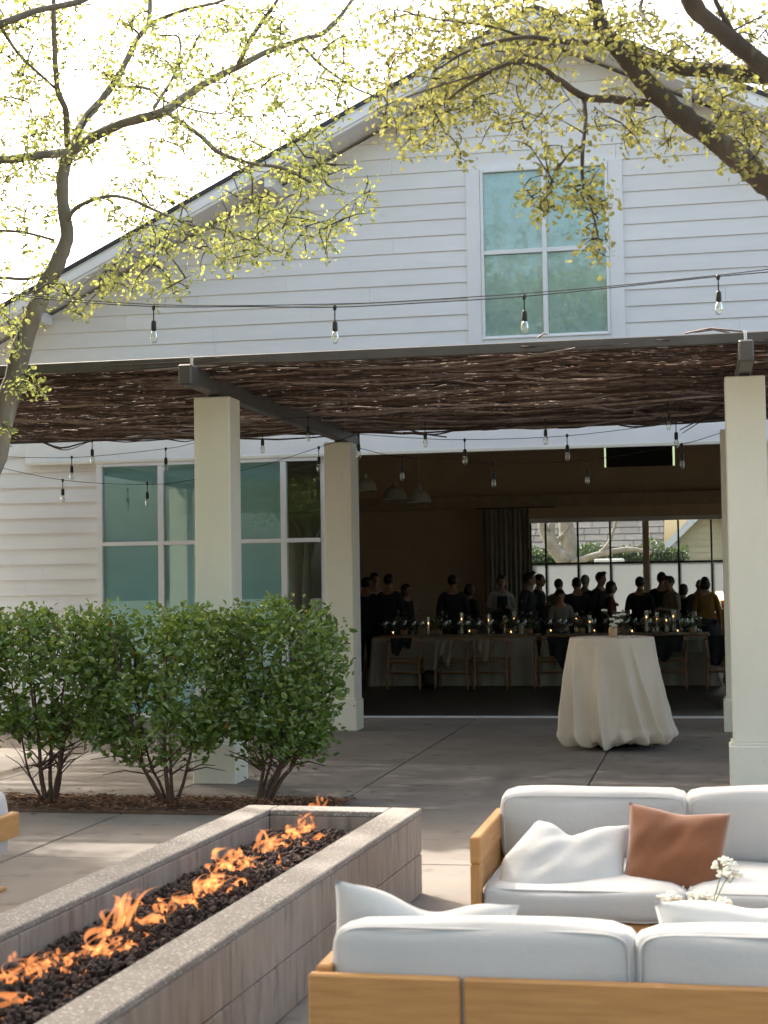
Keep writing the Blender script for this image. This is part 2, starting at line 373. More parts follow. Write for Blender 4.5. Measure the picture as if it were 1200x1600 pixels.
while z > -.15:
    z0 = max(z, .02); course(z0+.001, z+COURSE+.012 if z < 3.2 else z+COURSE, [(LEFT, -5.10, LEFT, -5.10), (DR+.16, RIGHT, DR+.16, RIGHT)]); z -= COURSE
# header board, door jambs, threshold
MB().cbox(-8.45, 6.0, WALL-.095, WALL-.0345, 3.195, 3.475).build('header_board', M['trim'], hall)
MB().cbox(-8.40, 5.9, WALL-.12, WALL-.0965, 3.175, 3.215).build('drip_ledge', M['column'], hall)
MB().cbox(DL-.42, DL, WALL-.05, WALL+.24, 0, 3.19).build('door_jamb', M['trim'], hall)
MB().cbox(DR, DR+.15, WALL-.05, WALL+.24, 0, 3.19).build('door_jamb', M['trim'], hall)
MB().box(DL, DR, WALL-.06, WALL+.08, -.02, .014).build('threshold', mat('brushed_aluminium', (.75, .76, .77), rough=.35), hall)
# roof: slabs, shingle edge, rake boards, soffit and lookouts
YF = 18.45
for s in (-1, 1):
    ex = CX+s*8.75; ez = roof_z(ex)
    rf = MB().prism([(CX, APEX), (ex, ez), (ex, ez-.05), (CX, APEX-.05)][::s], YF-.03, 33.6).build('roof', M['roofing'], hall)
    MB().prism([(CX, APEX-.052), (ex, ez-.052), (ex, ez-.24), (CX, APEX-.24)][::s], YF, YF+.035).build('rake_board', M['trim'], rf)
    MB().prism([(CX, APEX-.102), (ex, ez-.102), (ex, ez-.20), (CX, APEX-.20)][::s], YF-.018, YF-.002).build('rake_moulding', M['trim'], rf)
    MB().prism([(CX, APEX-.20), (ex, ez-.20), (ex, ez-.22), (CX, APEX-.22)][::s], YF+.036, 33.5).build('soffit', M['trim'], rf)
    for k in range(1, 6):
        x = CX+s*(.2+k*1.53); zz = roof_z(x)-.222
        MB().cbox(x-.05, x+.05, YF+.04, WALL-.022, zz-.16, zz-.03-.0).build('lookout', M['trim'], rf)
# side and back shell, floor, ceiling
BACK = 33.0
shell = MB().box(LEFT, LEFT+.15, WALL+.22, BACK, 0, 4.15)
ADDED_SW = [(20.2, 23.6, .5, 3.6), (24.2, 27.6, .5, 3.6), (28.2, 31.6, .5, 3.6)]  # unseen side windows added to let daylight into the hall
for a, b, c, d in rects_minus(WALL+.22, BACK, 0, 4.15, ADDED_SW): shell.box(RIGHT-.15, RIGHT, a, b, c, d)
for a, b, c, d in ADDED_SW:
    w_ = MB().cbox(RIGHT-.1, RIGHT-.05, a, b, 1.93, 1.98).cbox(RIGHT-.1, RIGHT-.05, (a+b)/2-.03, (a+b)/2+.03, c, 1.929).cbox(RIGHT-.1, RIGHT-.05, (a+b)/2-.03, (a+b)/2+.03, 1.981, d).build('window', M['mullion'], hall)
    MB().box(RIGHT-.078, RIGHT-.072, a, b, c, d).build('pane', M['clear'], w_)
shell.build('side_wall', M['intwall'], hall)
MB().box(LEFT, RIGHT, WALL+.08, BACK+.3, -.02, .002).build('hall_floor', M['intfloor'], hall)
MB().prism([(LEFT, roof_z(LEFT)-.30), (CX, APEX-.30), (RIGHT, roof_z(RIGHT)-.30), (RIGHT, roof_z(RIGHT)-.36), (CX, APEX-.36), (LEFT, roof_z(LEFT)-.36)], WALL+.23, BACK+.2).build('hall_ceiling', M['intceil'], hall)
WX0, WZ0, WZ1 = -3.59, .90, 2.80
HW = (-2.03, -.60, 3.90, 4.62)
bw = MB()
for a, b, c, d in rects_minus(LEFT, RIGHT, 0, 4.15, [(WX0, 4.2, WZ0, WZ1), (HW[0], HW[1], HW[2], 4.15)]): bw.box(a, b, BACK, BACK+.2, c, d)
bw.prism([(LEFT, 4.15), (HW[0], 4.15), (HW[0], 7.8), (CX-.3, 7.8), (LEFT, roof_z(LEFT)-.30)], BACK, BACK+.2)
bw.prism([(HW[1], 4.15), (RIGHT, 4.15), (RIGHT, roof_z(RIGHT)-.30), (HW[1], roof_z(HW[1])-.3)], BACK, BACK+.2)
bw.prism([(HW[0], 4.62), (HW[1], 4.62), (HW[1], roof_z(HW[1])-.3), (CX, APEX-.3), (HW[0], roof_z(HW[0])-.3)], BACK, BACK+.2)
bw.build('back_wall', M['intwall'], hall)
MB().cbox(LEFT+.15, RIGHT-.15, BACK-.25, BACK-.002, 3.11, 3.36).build('wall_beam', mat('tan_beam', (.45, .36, .25), rough=.7), hall)
MB().cbox(HW[0]+.04, HW[1]-.04, BACK+.02, BACK+.05, 3.87, 4.60).build('blackout_blind', M['black'], hall)
MB().box(HW[0]+.001, HW[1]-.001, BACK+.1, BACK+.106, HW[2]+.001, 4.619).build('clerestory_pane', glass_mat('dark_glass', (.55, .66, .60), .04), hall)
bwin = MB().cbox(WX0-.06, 4.2, BACK-.03, BACK+.02, WZ1-.01, WZ1+.08).build('window', M['trim'], hall)
mull = [WX0+.02, -3.26, -2.60, -1.94, -1.22, -.565, .09, .75, 1.41, 2.07, 2.73, 3.39, 4.05]
for i, x in enumerate(mull):
    hw = .065 if i == 4 else .02
    MB().cbox(x-hw, x+hw, BACK+.03, BACK+.10, WZ0, WZ1-.011).build('mullion', M['intwall'] if i == 4 else M['mullion'], bwin)
for i in range(len(mull)-1):
    a, b = mull[i]+.022, mull[i+1]-.022
    if i == 3: b -= .045
    if i == 4: a += .045
    MB().cbox(a, b, BACK+.035, BACK+.095, 1.925, 1.965).build('transom', M['mullion'], bwin)
    MB().box(a, b, BACK+.06, BACK+.066, 1.966, WZ1-.012).build('pane', M['backglass'], bwin)
    MB().box(a, b, BACK+.06, BACK+.066, WZ0+.001, 1.924).build('frosted_pane', M['frosted'], bwin)
# upper window
def casing(x0, x1, z0, z1, wd, yo, mat_, parent, name='casing'):
    ya, yb = WALL-yo, WALL+.026
    for (a, b, c, d) in ((x0, x0+wd, z0, z1), (x1-wd, x1, z0, z1), (x0+wd+.001, x1-wd-.001, z0, z0+wd*.6), (x0+wd+.001, x1-wd-.001, z1-min(wd, .036), z1)):
        MB().cbox(a, b, ya, yb, c, d, .003).build(name, mat_, parent)
gw = MB().box(TR[0]+.2, TR[1]-.2, WALL+.012, WALL+.024, TR[2]+.08, TR[3]-.04).build('upper_window', M['blind'], hall)
casing(*TR, .17, .046, M['trim'], gw)
wx0, wx1, wz0, wz1 = -2.585, -1.055, 4.525, 6.585
casing(wx0, wx1, wz0, wz1, .035, .062, M['trim'], gw, 'sash')
xm, zm = (wx0+wx1)/2, 5.575
MB().cbox(xm-.028, xm+.028, WALL-.059, WALL+.01, wz0+.03, wz1-.04, .003).build('muntin', M['trim'], gw)
for a, b in ((wx0+.036, xm-.029), (xm+.029, wx1-.036)):
    MB().cbox(a, b, WALL-.057, WALL+.01, zm-.026, zm+.026, .003).build('muntin', M['trim'], gw)
    for c, d in ((wz0+.022, zm-.027), (zm+.027, wz1-.036)):
        MB().box(a, b, WALL-.02, WALL-.014, c, d).build('pane', M['teal_up'], gw)
# big left window in front of the boards
lwx = [-7.50, -6.66, -5.05, -4.62]
lw_ = MB().cbox(-7.50, -4.62, WALL-.105, WALL-.0345, 3.13, 3.1945, .003).build('side_window', M['trim'], hall)
for x in (-7.46, -6.655, -5.86, -5.075):
    MB().cbox(x-.036, x+.036, WALL-.10, WALL-.0345, .06, 3.129, .003).build('mullion', M['trim'], lw_)
MB().cbox(-7.50, -4.62, WALL-.105, WALL-.0345, 0.0, .059, .003).build('sill', M['trim'], lw_)
xs = [-7.46, -6.655, -5.86, -5.075, -4.585]
for i in range(4):
    a, b = xs[i]+.037, xs[i+1]-.037
    MB().cbox(a, b, WALL-.098, WALL-.0345, 2.135, 2.185, .003).build('transom', M['trim'], lw_)
    for c, d in ((.06, 2.134), (2.186, 3.129)):
        MB().box(a, b, WALL-.06, WALL-.054, c, d).build('pane', M['teal'], lw_)

# ---------------------------------------------------------------- pergola
PX, PY, PH, PW = (-8.62, -4.165, .164, 4.45), (12.71, 17.32), 3.20, .309
perg = empty('pergola', (-1.9, 15, 0), label='pergola with cream square columns, grey beams and a woven twig canopy', cat='pergola')
for x in PX:
    for y in PY:
        c = MB().cbox(x, x+PW, y, y+PW, .36, PH, .008).build('column', M['column'], perg)
        MB().cbox(x-.03, x+PW+.03, y-.03, y+PW+.03, .0, .335, .008).cbox(x-.016, x+PW+.016, y-.016, y+PW+.016, .3352, .36, .004).build('plinth', M['column'], c)
    xc = x+PW/2
    b = MB().cbox(xc-.055, xc+.055, 12.02, 18.28, 3.222, 3.385, .012).build('beam', M['steel'], perg)
    for y in PY: MB().box(xc-.04, xc+.04, y+.05, y+.25, 3.2, 3.222).build('packer', M['black'], b)
    MB().cbox(xc-.012, xc+.012, 12.195, 12.205, 3.386, 3.475, .002).build('bracket', M['trim'], b)
for a, b in ((-8.75, PX[1]+PW/2-.004), (PX[1]+PW/2+.004, PX[2]+PW/2-.004), (PX[2]+PW/2+.004, 5.6)):
    MB().cbox(a, b, 12.21, 12.27, 3.387, 3.468, .006).build('front_rail', M['steel'], perg)
for y in (14.95, 18.2):
    MB().cbox(-8.75, 5.6, y, y+.05, 3.388, 3.418, .003).build('purlin', M['steel'], perg)
# twigs
def twig_pts(x, y, z, L, bend, sag):
    n = 6; a = rng.uniform(-.05, .05); ph = rng.uniform(0, 6.28); out = []
    for i in range(n):
        s = i/(n-1)
        out.append((x+(s-.5)*L, y+(s-.5)*L*a+bend*math.sin(s*3.1+ph)*.8+rng.uniform(-.03, .03), z-sag*math.sin(s*math.pi)+rng.uniform(-.012, .012)))
    return out
stuff = MB()
def slope(y): return 3.425
for i in range(9500):
    x = rng.uniform(-7.9, 5.2); y = rng.uniform(12.29, 18.3); lay = rng.random()*(.38+.62*min(1, (y-12.29)/2.))
    r = rng.uniform(.0035, .0115); L = rng.uniform(.8, 2.4)
    stuff.tube(twig_pts(x, y, 3.40+.12*lay+rng.uniform(-.01, .01), L, rng.uniform(-.16, .16), rng.uniform(-.01, .035)), [r, r, r*.9, r*.8, r*.65, r*.4], 3, False, smooth=False)
for i in range(500):                     # short spurs sticking out
    x = rng.uniform(-8, 5); y = rng.uniform(12.3, 18.3); z = 3.41; dx, dy, dz = rng.uniform(-.12, .12), rng.uniform(-.1, .1), rng.uniform(-.11, .05)
    stuff.tube([(x, y, z), (x+dx*.6, y+dy*.5, z+dz*.4), (x+dx, y+dy, z+dz)], [.004, .003, .0015], 3, False, smooth=False)
stuff.build('twig_thatch', M['twig'], perg, kind='stuff')
for i in range(270):
    x = rng.uniform(-6.5, 1.2); y = 12.4+5.8*rng.random()
    r = rng.uniform(.008, .015); L = rng.uniform(.9, 2.6)
    MB().tube(twig_pts(x, y, 3.40-rng.uniform(0, .03), L, rng.uniform(-.35, .35), rng.uniform(-.01, .07)), [r, r, r*.9, r*.8, r*.7, r*.45], 4, False).build('twig', M['twig_pale'] if rng.random() < .55 else M['twig'], perg)
def droop(pts, Y, r):                    # named loose branches hanging from the canopy's back edge
    P = [pix(x, y, Y) for x, y in pts]; P = spline(P, 3)
    MB().tube(P, [r*(1-.6*i/len(P)) for i in range(len(P))], 5).build('twig', M['twig'], perg)
for pts, Y, r in (([(60, 688), (95, 700), (130, 692), (165, 686)], 17.8, .014), ([(40, 678), (80, 697), (105, 703), (140, 690)], 17.9, .01), ([(560, 640), (600, 655), (650, 675), (698, 683)], 17.2, .016),
                  ([(630, 676), (680, 679), (730, 668), (790, 660)], 17.6, .011), ([(755, 672), (800, 668), (840, 658)], 17.6, .009), ([(940, 655), (985, 667), (1040, 662), (1085, 650)], 17.6, .013),
                  ([(1136, 625), (1110, 645), (1085, 660), (1062, 672)], 16.2, .011), ([(1136, 630), (1100, 655), (1066, 677)], 16.2, .008), ([(1010, 585), (1040, 596), (1080, 594), (1120, 578)], 14.0, .009),
                  ([(845, 560), (848, 610), (846, 652)], 15.6, .006), ([(262, 686), (290, 690), (320, 683)], 17.8, .009)):
    droop(pts, Y, r)
for pts in ([(1070, 521), (1110, 513), (1160, 518)], [(1085, 519), (1115, 515), (1140, 520)], [(840, 528), (852, 520)]):
    MB().tube([pix(x, y, 12.5) for x, y in pts], .007, 4).build('twig', M['twig_pale'], perg)

# ---------------------------------------------------------------- string lights
def bulb(mbp, p, s=1.0):
    st = MB().tube([p, p+Vector((0, 0, -.10*s))], .0045*s, 5).lathe([(.009*s, .012*s), (.014*s, .0), (.009*s, -.02*s)], p, 6).lathe([(.010*s, -.09*s), (.0165*s, -.10*s), (.018*s, -.145*s), (.015*s, -.16*s)], p, 10)
    o = st.build('socket', M['black'], mbp)
    pr = [(.013, -.158), (.018, -.172), (.0235, -.198), (.0225, -.22), (.014, -.236), (.003, -.241)]
    MB().lathe([(r*s, z*s) for r, z in pr], p, 12).build('bulb', M['bulbglass'], o)
    MB().tube([p+Vector((q*.006*s, 0, z*s)) for q, z in ((0, -.16), (-1, -.185), (-1, -.21), (1, -.21), (1, -.185), (.2, -.16))], .0013*s, 4).build('filament', M['wax'], o)
def string(wire, bulbs, label, s=1.0, wr=.0035, extra=None):
    P = [pix(*q) for q in wire]
    e = empty('string_lights', P[0], 0, label, 'string lights', 'string lights over the patio')
    W = spline(P, 5); MB().tube(W, wr, 5).build('cable', M['black'], e)
    if extra: MB().tube(spline([pix(*q) for q in extra], 5), .003, 5).build('cable', M['black'], e)
    for (x, y, Y) in bulbs: bulb(e, pix(x, y, Y), s)
string([(-60, 450, 9.3), (80, 468, 9.3), (240, 479, 9.3), (390, 479, 9.3), (523, 480, 9.3), (680, 472, 9.3), (818, 463, 9.3), (980, 447, 9.3), (1122, 432, 9.3), (1260, 420, 9.3)],
       [(240, 480, 9.3), (523, 480, 9.3), (819, 463, 9.3), (1122, 432, 9.3)], 'string lights strung across the white gable above the pergola rail', .92,
       extra=[(-60, 452, 9.32), (240, 476, 9.32), (523, 475, 9.32), (690, 467, 9.32), (900, 452, 9.32), (1122, 430, 9.32), (1260, 413, 9.32)])
string([(-40, 712, 17.6), (112, 715, 17.6), (259, 701, 17.6), (305, 692, 17.6), (410, 672, 17.6), (540, 652, 17.6)], [(112, 714, 17.6), (259, 701, 17.6), (410, 671, 17.6)], 'string lights under the canopy left of the nearer cream column', 1.15)
string([(-40, 722, 17.9), (98, 750, 17.9), (230, 757, 17.9), (305, 749, 17.9), (400, 730, 17.9), (498, 699, 17.2), (556, 679, 17.0)], [(98, 750, 17.9), (230, 755, 17.9), (498, 699, 17.2)], 'lowest string lights sagging in front of the teal side window', 1.15)
string([(-40, 690, 14.6), (144, 687, 14.6), (300, 672, 14.6), (481, 652, 14.6), (664, 660, 14.6), (852, 655, 14.6), (1044, 632, 14.6), (1200, 610, 14.6)], [(144, 688, 14.6), (481, 652, 14.6), (664, 661, 14.6), (852, 656, 14.6), (1044, 632, 14.6)], 'string lights close beneath the twig canopy, nearest row', .95)
string([(556, 678, 16.6), (640, 684, 16.6), (726, 687, 16.6), (886, 681, 16.6), (1056, 660, 16.6), (1180, 640, 16.6)], [(560, 679, 16.6), (726, 687, 16.6), (886, 680, 16.6), (1056, 660, 16.6)], 'string lights crossing the white header board above the doorway', 1.1)
string([(556, 699, 17.5), (628, 714, 17.5), (771, 724, 17.5), (917, 719, 17.5), (1065, 694, 17.5), (1140, 672, 17.4)], [(628, 714, 17.5), (771, 724, 17.5), (917, 719, 17.5), (1065, 694, 17.5)], 'string lights hanging against the dark open doorway', 1.1)

# ---------------------------------------------------------------- fire pit
PA = math.atan2(.17, 4.15)           # slight turn
PC = Vector((-1.515, 8.39, 0))       # far right outer corner
pit = empty('fire_pit', PC, -PA, 'long concrete fire pit trough filled with dark lava rock', 'fire pit')
PWD, PLN, PHT, RIM = .955, 6.1, .445, .165
WT = RIM
cap = .03
def pw(x0, x1, y0, y1, z0, z1, nm, mt): return MB().cbox(x0, x1, y0, y1, z0, z1, .006).build(nm, mt, pit, local=True)
# walls from formed panels with joints, capped by the aggregate rim
y = 0; k = 0; seg = [1.9, 1.15, 1.15, 1.9]
for L in seg:
    pw(-WT, 0, y-L+.004, y, .0, .21-.003, 'wall_panel', M['pitwall']); pw(-WT+.002, .002*(k % 2), y-L+.004, y, .21, PHT-cap, 'wall_panel', M['pitwall'])
    pw(-PWD, -PWD+WT, y-L+.004, y, .0, PHT-cap, 'wall_panel', M['pitwall'])
    y -= L; k += 1
pw(-PWD+WT+.002, -WT-.002, -WT, -.002, .0, PHT-cap, 'wall_panel', M['pitwall'])
pw(-PWD+WT+.002, -WT-.002, -PLN, -PLN+WT, .0, PHT-cap, 'wall_panel', M['pitwall'])
rim = MB().cbox(-RIM, .004, -PLN, .004, PHT-cap+.001, PHT, .005).cbox(-PWD-.004, -PWD+RIM, -PLN, .004, PHT-cap+.001, PHT, .005)
rim.cbox(-PWD+RIM+.001, -RIM-.001, -RIM, .004, PHT-cap+.001, PHT, .005).cbox(-PWD+RIM+.001, -RIM-.001, -PLN, -PLN+RIM, PHT-cap+.001, PHT, .005)
rim.build('rim', M['pitrim'], pit, local=True)
def rock_mesh():
    b = bmesh.new(); bmesh.ops.create_icosphere(b, subdivisions=1, radius=1)
    sx, sy, sz = rng.uniform(.8, 1.3), rng.uniform(.8, 1.2), rng.uniform(.6, 1)
    for v in b.verts: v.co = Vector((v.co.x*sx, v.co.y*sy, v.co.z*sz))*rng.uniform(.72, 1.22)
    bmesh.ops.dissolve_limit(b, angle_limit=.35, verts=b.verts, edges=b.edges); bmesh.ops.triangulate(b, faces=b.faces)
    b.verts.index_update(); V = [v.co.copy() for v in b.verts]; F = [tuple(v.index for v in f.verts) for f in b.faces]; b.free(); return V, F
RK = [rock_mesh() for _ in range(8)]
RM = []
for V, F in RK:
    q = MB().add(V, F).mesh('rock'); q.materials.append(M['lava']); RM.append(q)
ix0, ix1, iy0, iy1 = -PWD+WT+.02, -WT-.02, -PLN+WT+.02, -WT-.02
bed = MB(); cand = []
for i in range(14500):
    lx, ly = rng.uniform(ix0, ix1), rng.uniform(iy0, iy1); mid = 1-abs(lx-(ix0+ix1)/2)/((ix1-ix0)/2)
    z = .315+.022*mid+rng.uniform(-.035, .02); s = rng.uniform(.007, .016)
    cand.append((ly*.02+z*3+s*9+rng.random()*.2-(5 if ly < -5.2 else 0), lx, ly, z, s))
cand.sort(reverse=True)
for i, (_, lx, ly, z, s) in enumerate(cand):
    rot = (rng.uniform(0, 6), rng.uniform(0, 6), rng.uniform(0, 6))
    if i < 300:
        o = bpy.data.objects.new('rock', RM[i % 8]); col.objects.link(o); o.parent = pit; o.location = (lx, ly, z); o.rotation_euler = rot; o.scale = (s*1.35,)*3
    else:
        V, F = RK[i % 8]; Mx = Matrix.Translation((lx, ly, z)) @ __import__('mathutils').Euler(rot).to_matrix().to_4x4() @ Matrix.Scale(s, 4)
        bed.add([Mx @ v for v in V], F)
bed.box(ix0-.018, ix1+.018, iy0-.018, iy1+.018, .1, .285)
bed.build('lava_rock_bed', M['lava'], pit, local=True, kind='stuff')
# flames: twisted tongues of gas along the burner line
cxp = (ix0+ix1)/2
def flame(lx, ly, h, wd, n=3, lean=.35):
    mb = MB(); wd *= .85
    for q in range(n*2+2):
        k = 16; P = []; rad = []; ph = rng.uniform(0, 6.28); hh = h*rng.uniform(.45, 1.15); amp = wd*rng.uniform(.35, .95); fr = rng.uniform(3.5, 8)
        x0, y0 = lx+rng.uniform(-.6, .6)*wd, ly+rng.uniform(-.9, .9)*wd
        curl = rng.choice((-1, 1)); hook = rng.uniform(.1, .5)
        for i in range(k):
            s = i/(k-1); a = ph+fr*s
            P.append((x0+lean*hh*s*s+amp*math.sin(a)*s*.9*curl, y0+amp*math.cos(a)*s*.8+hh*.3*s, .32+hh*(s-hook*max(0, s-.7)*2.2)))
            rad.append(wd*.145*(math.sin(math.pi*min(1, s*.93+.04))**.8)*(1+.55*math.sin(a*1.6+q)))
        mb.tube(P, [max(.001, r) for r in rad], 8, True, rng.uniform(.35, .8))
    mb.build('flame', M['flame'], pit, local=True)
def pit_local(x, y, z=.36):                # picture point at height z -> pit space
    d = fw + cr*((x-600)/FPX) - cu*((y-800)/FPX); p = Vector((0, 0, EYE)) + d*((z-EYE)/d.z)
    q = Matrix.Rotation(PA, 3, 'Z') @ (p-PC); return q.x, q.y
def zf(a, b): return a/1.765, 1220+b/1.765
for (a, b, h, wd, n) in ((8, 575, .10, .06, 3), (75, 560, .10, .07, 4), (140, 535, .07, .08, 4), (195, 515, .06, .07, 3), (250, 500, .11, .09, 5), (290, 440, .21, .08, 4), (340, 425, .19, .07, 3),
                         (345, 465, .06, .06, 2), (400, 405, .06, .06, 3), (450, 385, .11, .07, 4), (500, 360, .08, .07, 4), (550, 335, .14, .09, 5), (600, 310, .10, .08, 4), (590, 265, .16, .09, 4), (640, 265, .10, .08, 4),
                         (690, 245, .08, .08, 4), (718, 215, .17, .08, 4), (760, 200, .08, .08, 4), (805, 175, .12, .09, 4), (835, 150, .13, .07, 4), (852, 125, .22, .06, 3)):
    lx, ly = pit_local(*zf(a, b), .32); lx = min(max(lx, ix0+.08), ix1-.08); flame(lx, ly, h, wd, n)
# low running ribbon that joins them
rb = MB()
for j in range(2):
    P = []; rad = []
    for i in range(110):
        ly = -.42-(5.0*i/109); s = i*.55
        P.append((cxp+.05*math.sin(s*.9+j)+.03*math.sin(s*2.3+j*2), ly+.03*math.sin(s*1.7), .335+.022*math.sin(s*1.3+j)+.015*math.sin(s*3.1)))
        rad.append(max(.001, .009+.014*math.sin(s*.73+j*2)*math.sin(s*.31)))
    rb.tube(P, rad, 6, True, .6)
rb.build('flame', M['flame'], pit, local=True)
for (a, b, z) in ((15, 400, .40), (60, 400, .40), (40, 480, .38), (160, 470, .37), (888, 50, .52), (660, 190, .42), (28, 490, .37)):
    lx, ly = pit_local(*zf(a, b), z); MB().ball((lx, ly, z), (.009, .009, .014), 8, 6).build('flame', M['flame'], pit, local=True)

# ---------------------------------------------------------------- sofas
def cushion_mesh(w_, d_, h_, r, puff=.015, n=12, seed=0):
    b = bmesh.new(); bmesh.ops.create_cube(b, size=2); bmesh.ops.subdivide_edges(b, edges=b.edges[:], cuts=n, use_grid_fill=True)
    hs = Vector((w_/2, d_/2, h_/2)); ph = seed*1.7
    for v in b.verts:
        u = v.co.copy(); p = Vector((u.x*hs.x, u.y*hs.y, u.z*hs.z))
        c = Vector(tuple(max(-hs[i]+r, min(hs[i]-r, p[i])) for i in range(3))); d = p-c
        if d.length > 1e-6: p = c+d.normalized()*r
        q = Vector(tuple(max(0, 1-abs(u[i])**2.2) for i in range(3)))
        p += Vector((u.x*q.y*q.z, u.y*q.x*q.z, u.z*q.x*q.y))*puff
        p += Vector((math.sin(p.z*23+ph+p.y*11), math.sin(p.x*13+ph), math.sin(p.x*9+p.y*14+ph)))*.0035+Vector((0, 0, -.010*q.x*math.sin(u.x*2.2+ph)*(u.z > 0)))
        v.co = p
    b.verts.index_update(); V = [v.co[:] for v in b.verts]; F = [tuple(v.index for v in f.verts) for f in b.faces]; b.free(); return V, F
_seed = [0]
def cushion(name, x0, x1, y0, y1, z0, z1, parent, r=.05, puff=.018, tilt=0):
    _seed[0] += 1
    V, F = cushion_mesh(x1-x0, y1-y0, z1-z0, min(r, (z1-z0)/2.05, (y1-y0)/2.05), puff, 12, _seed[0])
    o = MB().add(V, F, True).build(name, M['cushion'], parent, local=True); o.location = ((x0+x1)/2, (y0+y1)/2, (z0+z1)/2); o.rotation_euler = (tilt, 0, 0)
    w2, d2, h2 = (x1-x0)/2, (y1-y0)/2, (z1-z0)/2; rr = min(r, h2/1.03, d2/1.03); cm = MB(); flat_ = name == 'seat_cushion'
    A, B, C_ = (w2, d2, h2) if flat_ else (w2, h2, d2)          # corded seams round the two broad faces
    for sg in (-1, 1):
        pts = []
        for k in range(44):
            a_ = 2*math.pi*k/44; ca, sa = math.cos(a_), math.sin(a_); ex = .22
            p, q = math.copysign(abs(ca)**ex, ca)*(A-rr*.26), math.copysign(abs(sa)**ex, sa)*(B-rr*.26); pts.append((p, q, sg*(C_-rr*.26)) if flat_ else (p, sg*(C_-rr*.26), q))
        cm.tube(pts+[pts[0]], .0042, 5, False)
    cm.build('piping', M['cushion'], o, local=True)
    return o
def sofa(loc, rz, label, ncush, arms=(True, True), cw=.845, open_arm=False):
    """local: x along the sofa from its left end, y from back (0) towards the seat front, z up"""
    s = empty('outdoor_sofa', loc, rz, label, 'sofa', 'teak lounge sofas round the fire pit'); L = ncush*cw+.12; D = .90
    if not arms[0]: pass
    def bx(nm, x0, x1, y0, y1, z0, z1, up=False, c=.006): return MB().cbox(x0, x1, y0, y1, z0, z1, c).build(nm, M['teakx'] if up else M['teak'], s, local=True)
    # back: panels with a gap between them, top at .555
    cuts = [0, .432] + ([L] if ncush < 3 else [L])
    for a, b in ((.13 if open_arm else 0.0, .430), (.440, L)): bx('back_panel', a, b, 0, .035, .10, .553)
    bx('base_rail', .045+.1*open_arm, L-.045, D-.05, D-.01, .13, .22); bx('base_rail', .045+.1*open_arm, L-.045, .04, .08, .13, .22)
    for k in range(int(L/.16)): bx('slat', .06+k*.16, .15+k*.16, .0805, D-.0505, .20, .222)
    for k, xx in ((0, 0), (1, L-.06)):
        if arms[k]:
            xx += .015*(1-k)*1.0; bx('arm', xx, xx+.045, .0355, D, .455, .57)
            if open_arm: bx('leg', xx+(.22 if k == 0 else -.22), xx+(.265 if k == 0 else -.175), .085, .14, 0, .129, True); bx('leg', xx+(.22 if k == 0 else -.22), xx+(.265 if k == 0 else -.175), D-.12, D-.06, 0, .129, True); continue
            bx('leg', xx, xx+.045, D-.07, D, 0, .4545, True); bx('leg', xx, xx+.045, .0355, .10, 0, .4545, True)
            bx('arm_apron', xx+.008, xx+.037, .1005, D-.0705, .33, .4542)
        else: bx('leg', xx, xx+.06, D-.07, D-.052, 0, .13, True)
    for k in range(ncush):
        a = .06+k*cw
        cushion('seat_cushion', a+.004, a+cw-.004, .15, D+.01, .224, .365, s, .04)
        cushion('back_cushion', a+.004, a+cw-.004, .045, .235, .355, .675, s, .042, .018, -.10)
    return s
# near sofa seen from behind, far sofa facing it, third one across the fire
sofa((-1.125, 4.40, 0), 0, 'teak sofa with white cushions in the foreground, seen from behind', 3)
far = sofa((1.635, 7.60, 0), math.pi, 'teak sofa with white cushions facing the camera behind the foreground sofa', 3)
sofa((-3.25, 7.27, 0), math.pi, 'teak sofa end with white cushions at the left edge beyond the fire pit', 2, open_arm=True)

# throw pillows
def pillow(name, size, thick, loc, rot, mt, label, chop=0, seed=0, aspect=1, skew=0):
    n = 26; mb = MB(); sg = seed*2.3
    def fn(side):
        def f(u, v):
            a, b = u*2-1, v*2-1
            e = max(0, (1-abs(a)**2.6))*max(0, (1-abs(b)**2.6)); h = thick*.5*e**.55
            pin = .075*(1-abs(a)**2)*abs(b)**6; pin2 = .075*(1-abs(b)**2)*abs(a)**6
            x = a*(1-pin2)*size*.5*aspect; z = b*(1-pin)*size*.5
            if b > 0: z -= chop*size*math.exp(-((a-.05)/.42)**2)*b**1.5; h *= 1-.35*(chop > 0)*math.exp(-((a-.05)/.35)**2)*b
            if b > 0 and a < .2: x += skew*size*b*(.2-a)
            h += .0045*e*(math.sin(a*7+b*3+sg)+math.sin(b*8-a*4+sg*2)+.6*math.sin(a*13-b*9+sg*3))
            return (x, side*h, z)
        return f
    mb.grid(fn(1), n, n); mb.grid(fn(-1), n, n)
    o = mb.build(name, mt, None); o.location = loc; o.rotation_euler = rot
    b = bmesh.new(); b.from_mesh(o.data); bmesh.ops.remove_doubles(b, verts=b.verts, dist=.0005); bmesh.ops.recalc_face_normals(b, faces=b.faces); b.to_mesh(o.data); b.free()
    for p in o.data.polygons: p.use_smooth = True
    return tag(o, label, 'pillow', 'throw pillows')
pillow('throw_pillow', .44, .16, (-.64, 6.94, .42), (R(-42), R(3), R(3)), M['pillow'], 'dented white linen pillow leaning beside the rust pillow', .15, 1, 1.28, .30)
pillow('throw_pillow', .435, .16, (-.165, 6.97, .455), (R(-24), R(5), R(-4)), M['rust'], 'rust brown velvet pillow on the far sofa', .03, 2)
pillow('throw_pillow', .48, .16, (-.88, 4.80, .515), (R(26), R(8), R(8)), M['pillow'], 'white pillow with a pointed corner poking above the foreground sofa, at its left end', .14, 3, 1.15)
